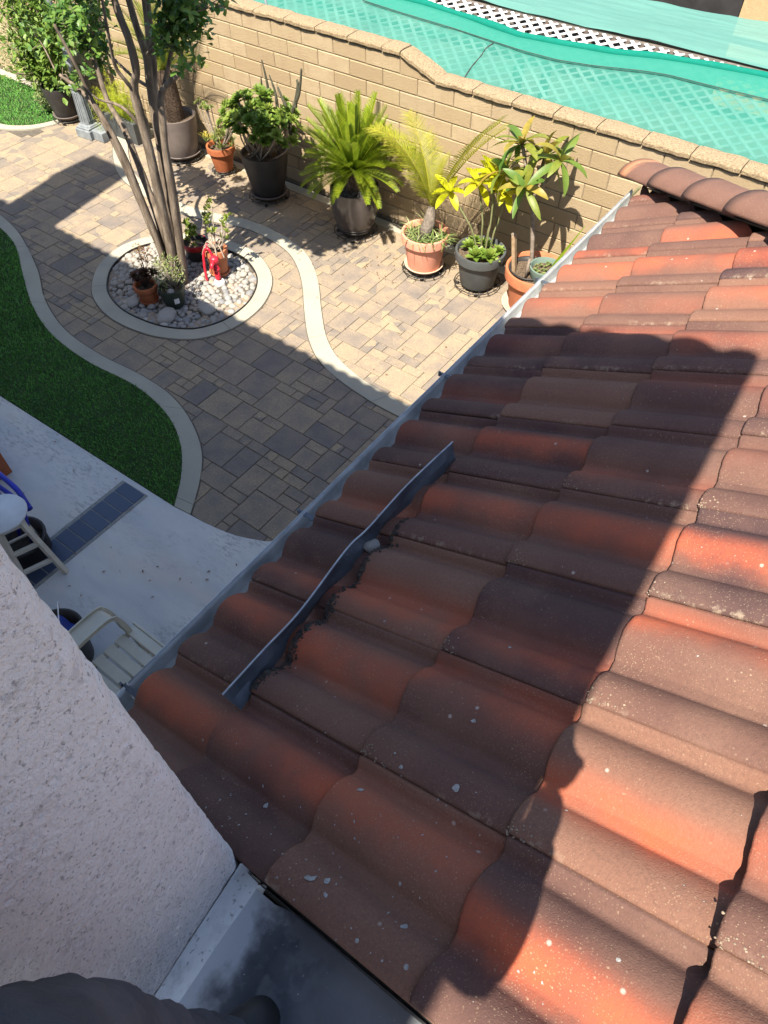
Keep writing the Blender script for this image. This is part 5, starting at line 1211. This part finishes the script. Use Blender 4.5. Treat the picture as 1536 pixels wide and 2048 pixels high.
# ================================================================== TREE
def tree():
    r = thing('tree', 'multi-stemmed smooth-barked tree rising from the stone-filled ring', 'tree', (1.26, -2.2, 0)); loc = V((1.26, -2.2, 0))
    S1 = [(1.192, -2.23, -.02), (1.192, -2.23, 0.079), (1.113, -2.242, 0.573), (1.037, -2.253, 0.938), (0.974, -2.265, 1.23), (0.889, -2.277, 1.488), (0.77, -2.288, 1.657), (0.498, -2.3, 1.763)]
    S2 = [(1.193, -2.2, 0.006), (1.121, -2.144, 0.505), (1.006, -2.088, 0.772), (0.872, -2.031, 0.997), (0.727, -1.975, 1.247), (0.509, -1.919, 1.444), (0.399, -1.862, 1.712), (0.247, -1.806, 1.883), (0.037, -1.75, 1.945)]
    S3 = [(1.31, -2.25, 0.021), (1.358, -2.256, 0.536), (1.387, -2.261, 0.919), (1.423, -2.267, 1.291), (1.437, -2.272, 1.624), (1.449, -2.278, 1.856), (1.547, -2.283, 2.023), (1.562, -2.289, 2.23), (1.523, -2.294, 2.415), (1.55, -2.34, 2.8), (1.62, -2.45, 3.3)]
    S4 = [(1.23, -2.15, -0.036), (1.255, -2.133, 0.414), (1.306, -2.117, 0.83), (1.35, -2.1, 1.206), (1.374, -2.083, 1.544), (1.385, -2.067, 1.813), (1.404, -2.05, 2.031), (1.347, -2.033, 2.222), (1.306, -2.017, 2.438), (1.33, -2.06, 2.8), (1.45, -2.3, 3.3)]
    S5 = [(1.339, -2.2, 0.005), (1.404, -2.179, 0.489), (1.436, -2.157, 0.889), (1.455, -2.136, 1.25), (1.503, -2.114, 1.587), (1.532, -2.093, 1.78), (1.642, -2.071, 1.891), (1.761, -2.05, 1.972)]
    S6 = [(1.147, -2.1, 0.0), (1.224, -2.05, 0.522), (1.233, -2.0, 0.902), (1.221, -1.95, 1.246), (1.197, -1.9, 1.54), (1.169, -1.85, 1.776), (1.159, -1.8, 2.021), (1.146, -1.75, 2.251), (1.149, -1.72, 2.6), (1.22, -1.95, 3.2)]
    B = [[(1.355, -2.05, 1.783), (1.012, -1.933, 1.747), (0.641, -1.817, 1.77), (0.337, -1.7, 1.774)], [(1.52, -2.09, 1.74), (1.588, -2.017, 1.953), (1.673, -1.983, 2.136), (1.734, -1.95, 2.337), (1.85, -1.9, 2.7)], [(1.40, -2.05, 2.03), (1.539, -2.05, 2.111), (1.6, -2.0, 2.194), (1.8, -2.0, 2.5)], [(1.449, -2.278, 1.85), (1.468, -2.35, 1.955), (1.463, -2.4, 2.074), (1.56, -2.45, 2.336), (1.696, -2.5, 2.7)], [(1.42, -2.267, 1.54), (1.336, -2.35, 1.722), (1.13, -2.4, 1.746)]]
    fo = MB(); ends = []
    def stem(pl, r0, r1, name):
        m = MB(); p = spline([V(q)-loc for q in pl], 6); n = len(p)
        rad = [(r0+(r1-r0)*i/(n-1))*(1+.13*noise.noise(V((i*.35, r0*99, 0)))) for i in range(n)]
        if name == 'trunk': rad[0] *= 1.2
        tube(m, p, rad, 10); obj(name, m, 'bark', r, True); return p
    S7 = [(1.27, -2.13, 0), (1.33, -2.10, .5), (1.34, -2.05, .95), (1.29, -1.99, 1.32), (1.24, -1.93, 1.62), (1.28, -1.88, 1.95), (1.30, -1.82, 2.4), (1.32, -1.8, 2.7)]
    S8 = [(1.22, -2.27, 0), (1.22, -2.30, .55), (1.20, -2.33, .95), (1.19, -2.36, 1.25), (1.12, -2.38, 1.50), (1.02, -2.40, 1.72), (.98, -2.42, 1.95), (.9, -2.45, 2.25)]
    for pl, r0, r1 in ((S7, .036, .012), (S8, .034, .010), (S1, .046, .014), (S2, .042, .012), (S3, .050, .020), (S4, .048, .018), (S5, .046, .018), (S6, .042, .018)): ends.append((stem(pl, r0, r1, 'trunk'), 1))
    for pl, r0, r1 in zip(B, (.017, .02, .016, .018, .018), (.008, .009, .008, .009, .009)): ends.append((stem(pl, r0, r1, 'limb'), 1))
    tw = MB()
    def spray(c, n, L=.075, sp=.07, r0=.0):
        for _ in range(n): leaf(fo, V(c)+rand_dir()*sp*rnd.random(), rand_dir()+V((0, 0, .35)), V((0, 0, 1))+rand_dir()*.4, L*rnd.uniform(.6, 1.15), L*.58, .4, .25, 3, min(1, r0+rnd.random()*.85), 'obov')
    R = random.Random(21)
    def bough(a, b, k, n, L=.075):
        a, b = V(a)-loc, V(b)-loc; sp_ = spline([a, a.lerp(b, .5)+rand_dir()*.06, b], 5); tube(tw, sp_, [.009-.006*i/(len(sp_)-1) for i in range(len(sp_))], 5)
        for i in range(k):
            q = sp_[int((.35+.65*R.random())*(len(sp_)-1))]; e = q+rand_dir()*R.uniform(.05, .16); tube(tw, [q, e], .003, 4); spray(e, n, L, .085, R.random()*.4)
    # foliage hanging into the picture, right of the stems
    for b in ((1.95, -2.0, 2.22), (1.80, -2.0, 2.25), (2.05, -2.05, 2.35), (1.72, -1.95, 2.40), (2.15, -2.05, 2.48), (1.92, -1.95, 2.45), (1.86, -2.05, 2.10), (2.3, -2.1, 2.52), (1.62, -1.9, 2.45)): bough((1.75, -1.97, 2.42), b, 11, 9)
    for b in ((.15, -1.75, 1.95), (.30, -1.70, 1.80), (-.05, -1.7, 2.02), (-.1, -1.6, 1.80), (.45, -1.9, 1.95), (.25, -1.8, 1.62), (-.3, -1.7, 2.0)): bough((.30, -1.82, 1.84), b, 9, 9)
    for b in ((.70, -1.95, 2.22), (.92, -2.0, 2.38), (.42, -1.88, 2.16), (1.05, -2.2, 2.48), (.12, -1.8, 2.10), (-.2, -1.7, 1.92)): bough((.62, -1.95, 2.0), b, 8, 9)
    bough((.60, -2.29, 1.73), (.50, -2.3, 1.75), 2, 6); spray(V((.70, -2.30, 1.73))-loc, 6, .07, .04, .4); spray(V((1.80, -2.05, 2.02))-loc, 9, .075, .05, .4); bough((1.5, -2.1, 2.1), (1.62, -1.99, 2.25), 4, 7)
    bough((.45, -2.3, 1.78), (.1, -2.2, 1.98), 5, 8); bough((1.12, -2.4, 1.74), (.95, -2.42, 1.86), 4, 7)
    # crown above the frame: throws the dappled shade
    for k in range(165):
        d = rand_dir(-.6); q = R.uniform(.35, 1)**.5; c = V((1.72, -2.58, 3.40))+V((d.x*1.05, d.y*.62, d.z*.48))*q
        src = V((1.45+R.uniform(-.25, .25), -2.15+R.uniform(-.25, .25), 2.7))
        bough(src.lerp(c, .45), c, 3, 11, .08)
    obj('twigs', tw, 'bark', r, True); tag(r.children[-1], kind='stuff'); o = obj('crown', fo, 'tree_leaf', r); tag(o, kind='stuff')
tree()

# ================================================================== LAMP POST AND PATIO THINGS
def furniture():
    r = thing('lamp_post', 'grey fluted lamp post on a square pedestal beside the black shrub pot', 'lamp post', (-2.02, -.62, 0), None, .12)
    m = MB(); box(m, (0, 0, .055), (.25, .25, .11), None, .008); box(m, (0, 0, .122), (.22, .22, .025), None, .006); obj('base', m, 'lamp_post_paint', r)
    m = MB(); n = 4; prof_ = [(.105, .135), (.10, .15), (.078, .16), (.066, .56), (.08, .575), (.08, .60), (.05, .62)]
    vs = []
    for q, z in prof_:
        for k in range(16):
            a = 2*pi*k/16+pi/16; e = q/max(abs(cos(a)), abs(sin(a)))*.98; vs.append((e*cos(a), e*sin(a), z))
    m.add(vs, [(i*16+j, i*16+(j+1) % 16, (i+1)*16+(j+1) % 16, (i+1)*16+j) for i in range(len(prof_)-1) for j in range(16)]); obj('pedestal', m, 'lamp_post_paint', r)
    m = MB()
    for s in (-1, 1):
        for q in (-.035, 0, .035): bar(m, (q, s*.079, .2), (q*.85, s*.069, .53), .012, .012); bar(m, (s*.079, q, .2), (s*.069, q*.85, .53), .012, .012)
    obj('fluting', m, 'lamp_post_paint', r)
    m = MB(); lathe(m, [(.036, .6), (.034, .8), (.045, .82), (.034, .84), (.030, 1.9), (.045, 1.92), (.03, 1.95), (.03, 2.0)], 16); obj('pole', m, 'lamp_post_paint', r, True)
    m = MB(); lathe(m, [(.06, 2.0), (.09, 2.02), (.12, 2.25), (.13, 2.27), (.03, 2.38), (.01, 2.44)], 8); obj('lantern', m, 'lamp_post_paint', r)
    # stool
    r = thing('bar_stool', 'worn cream bar stool with round grey seat and rungs', 'stool', (3.00, -5.24, 0))
    m = MB(); lathe(m, [(.14, .585), (.163, .588), (.168, .60), (.163, .612), (.001, .614)], 40); obj('seat', m, 'stool_top', r, True)
    legs = [((.224, .087), (.115, .045)), ((.136, -.158), (.07, -.085)), ((-.13, .145), (-.07, .08)), ((-.20, -.09), (-.11, -.045))]
    L = []
    for (bx, by), (tx, ty) in legs:
        m = MB(); bar(m, (bx, by, 0), (tx, ty, .585), .034, .034, V((bx, by, 0)).normalized(), .004); obj('leg', m, 'stool_paint', r); L.append((V((bx, by, 0)), V((tx, ty, .585))))
    for a, b, t_ in ((0, 1, .28), (0, 1, .58), (0, 2, .36), (0, 2, .72), (1, 3, .36), (2, 3, .3), (2, 3, .6), (1, 3, .7)):
        m = MB(); p, q = L[a][0].lerp(L[a][1], t_), L[b][0].lerp(L[b][1], t_)
        if a == 0 and b == 1: bar(m, p, q, .03, .022)
        else: tube(m, [p, q], .011, 8)
        obj('rung', m, 'stool_paint', r)
    m = MB()
    for a, b in ((0, 1), (1, 3), (3, 2), (2, 0)): bar(m, L[a][0].lerp(L[a][1], .94), L[b][0].lerp(L[b][1], .94), .02, .055)
    obj('apron', m, 'stool_paint', r)
    # bucket under the stool
    r = thing('black_tub', 'round black tub on the patio under the bar stool', 'tub', (2.86, -5.20, 0)); m = MB(); lathe(m, [(.14, 0), (.165, .02), (.175, .17), (.185, .175), (.185, .19), (.165, .19), (.15, .05), (.001, .04)], 30); obj('body', m, 'pot_black', r, True); m = MB(); lathe(m, [(.001, .09), (.16, .088)], 24, cap0=False); obj('contents', m, 'dark_soil', r)
    # blue tubular frame
    r = thing('tube_frame', 'bright blue tubular frame standing left of the bar stool', 'frame', (2.72, -4.98, 0))
    m = MB(); tube(m, spline([(-.45, -.06, .66), (-.10, -.06, .63), (.16, -.065, .60), (.25, -.08, .54), (.27, -.09, .49)], 5), .019, 10); obj('top_tube', m, 'blue_paint', r, True)
    m = MB(); tube(m, spline([(-.45, -.11, .58), (-.10, -.11, .55), (.10, -.10, .52), (.17, -.09, .48)], 5), .017, 10); obj('lower_tube', m, 'blue_paint', r, True)
    m = MB(); tube(m, [(.255, -.085, .50), (.29, -.095, .49)], .023, 10); obj('end_cap', m, 'blue_paint', r, True)
    for p, q in (((.20, -.07, .58), (.16, -.19, .0)), ((-.43, -.06, .655), (-.45, -.03, 0)), ((-.43, -.11, .58), (-.45, -.2, 0)), ((.10, -.10, .52), (.06, -.22, 0))): m = MB(); tube(m, [p, q], .014, 8); obj('leg', m, 'blue_paint', r, True)
    r = thing('terracotta_trough', 'red-brown trough with a pale rim at the picture edge behind the blue frame', 'trough', (1.93, -4.93, 0)); m = MB(); box(m, (0, 0, .15), (.36, .26, .30), None, .01); obj('body', m, 'terracotta_dark', r); m = MB(); box(m, (0, 0, .31), (.40, .30, .025), None, .005); obj('rim', m, 'saucer_cream', r)
    # slatted plastic chair
    r = thing('patio_chair', 'beige slatted plastic patio armchair partly under the gutter', 'chair', (4.42, -5.47, 0))
    z = .40
    for k in range(6):
        m = MB(); y = .205-.083*k; box(m, (0, y, z-.008*abs(k-2.5)*.4+.004*(k == 0)), (.47, .069, .014), Matrix.Rotation(-.18 if k == 0 else .02, 3, 'X'), .004); obj('seat_slat', m, 'chair_plastic', r)
    m = MB(); box(m, (0, .247, z-.022), (.49, .014, .05), None, .003)
    for x in (-.215, 0, .215): box(m, (x, 0, z-.020), (.035, .47, .016), None, .003)
    obj('seat_frame', m, 'chair_plastic', r)
    for s in (-1, 1):
        m = MB(); pts = [(s*.250, .185, z-.02), (s*.262, .18, z+.07), (s*.285, .165, z+.150), (s*.300, .13, z+.185), (s*.305, 0, z+.188), (s*.30, -.15, z+.19), (s*.295, -.30, z+.195)]
        sp_ = spline(pts, 5); n = len(sp_); vs = []
        for i, p in enumerate(sp_):
            t_ = (sp_[min(i+1, n-1)]-sp_[max(i-1, 0)]).normalized(); sd = V((1, 0, 0)); nn = sd.cross(t_).normalized(); wv = .062 if i > 12 else .052
            vs += [p-sd*wv+nn*.008, p+sd*wv+nn*.008, p+sd*wv-nn*.022, p+sd*(wv-.008)-nn*.022, p+sd*(wv-.008)-nn*.0, p-sd*(wv-.008)-nn*.0, p-sd*(wv-.008)-nn*.022, p-sd*wv-nn*.022]
        m.add(vs, [(i*8+j, (i+1)*8+j, (i+1)*8+(j+1) % 8, i*8+(j+1) % 8) for i in range(n-1) for j in range(8)]+[tuple(range(8)), tuple(reversed(range((n-1)*8, n*8)))]); obj('armrest', m, 'chair_plastic', r)
        for y0, y1 in ((.20, .23), (-.22, -.29)): m = MB(); bar(m, (s*.225, y0, z-.03), (s*.25, y1, 0), .045, .03, V((0, 1, 0)), .004); obj('leg', m, 'chair_plastic', r)
    for k in range(7): m = MB(); x = -.18+.06*k; bar(m, (x, -.235, z+.02), (x*1.05, -.38, z+.50), .045, .012, V((0, 1, 0)), .003); obj('back_slat', m, 'chair_plastic', r)
    m = MB(); bar(m, (-.23, -.385, z+.50), (.23, -.385, z+.50), .06, .018, V((0, 1, 0)), .004)
    for s in (-1, 1): bar(m, (s*.225, -.23, z), (s*.235, -.385, z+.5), .04, .02, V((0, 1, 0)), .004)
    obj('back_frame', m, 'chair_plastic', r)
    # bucket with wire handle beside the chair and another under it
    r = thing('black_bucket', 'black bucket with blue cloth and white wire handle beside the patio chair', 'bucket', (3.80, -5.55, 0)); m = MB(); lathe(m, [(.13, 0), (.135, .01), (.165, .31), (.178, .315), (.178, .335), (.16, .335), (.13, .05), (.001, .04)], 32); obj('body', m, 'pot_black', r, True)
    m = MB(); vs = []
    for i in range(7):
        for j in range(7): vs.append((-.10+.2*i/6, -.11+.22*j/6, .30+.07*noise.noise(V((i*.5, j*.5, 1)))+.05*(i/6)))
    m.add(vs, [(i*7+j, (i+1)*7+j, (i+1)*7+j+1, i*7+j+1) for i in range(6) for j in range(6)]); obj('cloth', m, 'blue_plastic', r, True)
    m = MB(); tube(m, spline([(-.12, .13, .33), (-.10, .14, .42), (.0, .10, .50), (.10, .03, .50), (.15, -.04, .42), (.155, -.08, .335)], 5), .004, 6); obj('handle', m, 'white_paint', r, True)
    r = thing('dark_bin', 'dark grey round bin standing under the arm of the patio chair', 'bin', (3.98, -5.70, 0)); m = MB(); lathe(m, [(.10, 0), (.105, .01), (.135, .30), (.145, .305), (.145, .32), (.125, .32), (.1, .05), (.001, .04)], 28); obj('body', m, 'pot_charcoal', r, True)
furniture()
def litter():
    m = MB(); R = random.Random(8)
    for _ in range(420):
        k = R.random()
        if k < .55: x, y = R.gauss(1.6, 1.0), R.gauss(-.75, .4)
        elif k < .8: x, y = R.uniform(-2.5, 4.4), R.uniform(-3.2, -.2)
        else: x, y = R.uniform(2.0, 5.2), R.uniform(-5.6, -4.35)
        if inside((x, y), LAWN) or inside((x, y), RING) or y > -.16 or x < -2.6: continue
        L = R.uniform(.008, .03)
        leaf(m, (x, y, .012), (R.uniform(-1, 1), R.uniform(-1, 1), .05), (0, 0, 1), L, L*.45, R.uniform(-.6, .6), .2, 2, R.random())
    o = obj('fallen_leaves', m, 'dry_leaf'); tag(o, 'small dry fallen leaves scattered over the paving and patio', 'leaf litter', None, 'stuff')
litter()

# ================================================================== PERSON TAKING THE PICTURE
def skinned(name, verts, edges, parent, mat, root=0, sub=2):
    m = bpy.data.meshes.new(name); m.from_pydata([v[0] for v in verts], edges, [])
    o = link(name, m, parent, mat); md = o.modifiers.new('Skin', 'SKIN'); md.use_smooth_shade = True
    for i, v in enumerate(verts):
        sv = m.skin_vertices[0].data[i]; r_ = v[1]; sv.radius = (r_, r_) if not hasattr(r_, '__len__') else r_; sv.use_root = (i == root)
    s = o.modifiers.new('Sub', 'SUBSURF'); s.levels = sub; s.render_levels = sub; return o
def person():
    r = thing('person', 'person in dark trousers standing on the roof edge by the stucco wall', 'person', (6.50, -6.33, 2.66)); L = V((6.50, -6.33, 2.66))
    P = lambda x, y, z: tuple(V((x, y, z))-L)
    # joints
    pel = P(6.49, -6.30, 3.52); ch = P(6.52, -6.37, 3.82); nk = P(6.52, -6.37, 4.07); hd0 = P(6.52, -6.35, 4.17); hd = P(6.53, -6.32, 4.28); ht = P(6.53, -6.335, 4.36)
    shl = P(6.36, -6.42, 4.00); ell = P(6.31, -6.40, 3.72); wrl = P(6.34, -6.30, 3.52)
    shr = P(6.69, -6.43, 4.00); elr = P(6.80, -6.30, 3.72); wrr = P(6.800, -6.14, 3.97)
    hpl = P(6.420, -6.180, 3.50); knl = P(6.432, -6.178, 3.06); anl = P(6.440, -6.172, 2.765); tol = P(6.462, -6.075, 2.690)
    hpr = P(6.60, -6.42, 3.42); knr = P(6.66, -6.42, 3.08); anr = P(6.68, -6.48, 2.83); tor = P(6.70, -6.37, 2.80)
    body = [(pel, .09), (ch, (.115, .09)), (nk, .05), (hd0, .062), (hd, .078), (ht, .055), (shl, .05), (ell, .038), (wrl, .026), (shr, .05), (elr, .038), (wrr, .026), (hpl, .075), (knl, .052), (anl, .032), (tol, .022), (hpr, .075), (knr, .052), (anr, .036), (tor, .03)]
    e = [(0, 1), (1, 2), (2, 3), (3, 4), (4, 5), (1, 6), (6, 7), (7, 8), (1, 9), (9, 10), (10, 11), (0, 12), (12, 13), (13, 14), (14, 15), (0, 16), (16, 17), (17, 18), (18, 19)]
    skinned('body', body, e, r, 'skin')
    tr = [(pel, .105), (hpl, .080), (knl, .064), (tuple(V(anl)+V((0, 0, .03))), .066), (tuple(V(anl)+V((0, .005, -.045))), .074), (hpr, .098), (knr, .072), (anr, .066)]
    skinned('trousers', tr, [(0, 1), (1, 2), (2, 3), (3, 4), (0, 5), (5, 6), (6, 7)], r, 'trouser_cloth')
    tx = bpy.data.textures.new('cloth_folds', 'CLOUDS'); tx.noise_scale = .055
    for kid in r.children:
        if kid.name.startswith('trousers'):
            kid.modifiers['Sub'].levels = kid.modifiers['Sub'].render_levels = 4
            dm = kid.modifiers.new('Folds', 'DISPLACE'); dm.texture = tx; dm.strength = .022; dm.mid_level = .5
    jk = [(tuple(V(pel)+V((0, 0, .06))), (.13, .11)), (ch, (.15, .115)), (tuple(V(nk)+V((0, 0, -.03))), .075), (shl, .068), (ell, .052), (wrl, .040), (shr, .068), (elr, .054), (tuple(V(elr).lerp(V(wrr), .8)), .040)]
    skinned('jacket', jk, [(0, 1), (1, 2), (1, 3), (3, 4), (4, 5), (1, 6), (6, 7), (7, 8)], r, 'jacket_cloth')
    for a, t_ in ((anl, tol), (anr, tor)):
        a, t_ = V(a), V(t_); skinned('shoe', [(tuple(a+V((0, -.05, -.045))), .042), (tuple(a+V((0, .01, -.025))), .052), (tuple(a.lerp(t_, .6)+V((0, 0, .0))), .048), (tuple(t_+V((0, .02, -.0))), .036)], [(0, 1), (1, 2), (2, 3)], r, 'shoe_leather')
    m = MB(); c = V(hd)+V((0, -.02, .035)); n = 16
    vs = [c+V((.088*sin(th)*cos(ph), .098*sin(th)*sin(ph), .088*cos(th))) for th in [pi*.62*i/8 for i in range(9)] for ph in [2*pi*j/n for j in range(n)]]
    m.add(vs, [(i*n+j, (i+1)*n+j, (i+1)*n+(j+1) % n, i*n+(j+1) % n) for i in range(8) for j in range(n)]); obj('hair', m, 'hair', r, True)
    m = MB()
    for s in (-1, 1): lathe(m, [(.001, 0), (.011, .004), (.001, .012)], 10, V(hd)+V((s*.03, .076, .012)))
    lathe(m, [(.018, -.02), (.012, .0), (.004, .03)], 8, V(hd)+V((0, .083, -.02))); obj('face', m, 'skin', r, True)
    # right hand: palm, four fingers, thumb closed on the phone
    w0 = V(wrr); ph_c = V(P(6.6583, -5.9983, 4.2172))-fwd*.030; d = (ph_c+r2*.075-u2*.03-w0); d.normalize()
    palm = w0+d*.075; fs = [(tuple(w0), .024), (tuple(w0+d*.04), (.036, .018)), (tuple(palm), (.036, .017))]; ed = [(0, 1), (1, 2)]
    edge = ph_c+r2*.048
    for k, (o_, l_) in enumerate(((.034, .066), (.012, .074), (-.010, .070), (-.032, .056))):
        b0 = palm+u2*o_*.8; a1 = edge+u2*(o_-.02)+r2*.008-fwd*.006; a2 = edge+u2*(o_-.018)-r2*(.012)-fwd*.017
        i0 = len(fs); fs += [(tuple(b0), .010), (tuple(a1), .0088), (tuple(a2), .0075)]; ed += [(2, i0), (i0, i0+1), (i0+1, i0+2)]
    i0 = len(fs); b0 = w0+d*.035-u2*.02-r2*.02; fs += [(tuple(b0), .012), (tuple(edge-u2*.07-fwd*.02), .010), (tuple(edge-u2*.062-r2*.035-fwd*.018), .0085)]; ed += [(1, i0), (i0, i0+1), (i0+1, i0+2)]
    skinned('hand', fs, ed, r, 'skin', 0, 1)
    fs = [(wrl, .024), (tuple(V(wrl)+V((.01, .02, -.05))), (.036, .02)), (tuple(V(wrl)+V((.015, .03, -.08))), (.036, .018))]; ed = [(0, 1), (1, 2)]
    for k in range(4):
        o_ = (-.03+.02*k); b0 = V(fs[2][0])+V((0, o_, -.015)); i0 = len(fs); fs += [(tuple(b0), .0095), (tuple(b0+V((.006, .004, -.04-.004*(k % 3)))), .0085), (tuple(b0+V((.018, .004, -.068-.004*(k % 3)))), .0075)]; ed += [(2, i0), (i0, i0+1), (i0+1, i0+2)]
    i0 = len(fs); b0 = V(fs[1][0])+V((.02, .028, -.005)); fs += [(tuple(b0), .011), (tuple(b0+V((.012, .022, -.03))), .0095)]; ed += [(1, i0), (i0, i0+1)]
    skinned('hand', fs, ed, r, 'skin', 0, 1)
    ph = thing('phone', 'black phone held up in the right hand of the person', 'phone'); m = MB(); Rp = Matrix((r2, u2, -fwd)).transposed()
    box(m, CAMP-fwd*.030-u2*.055+r2*.0, (.076, .158, .008), Rp, .003); obj('case', m, 'phone_glass', ph)
person()
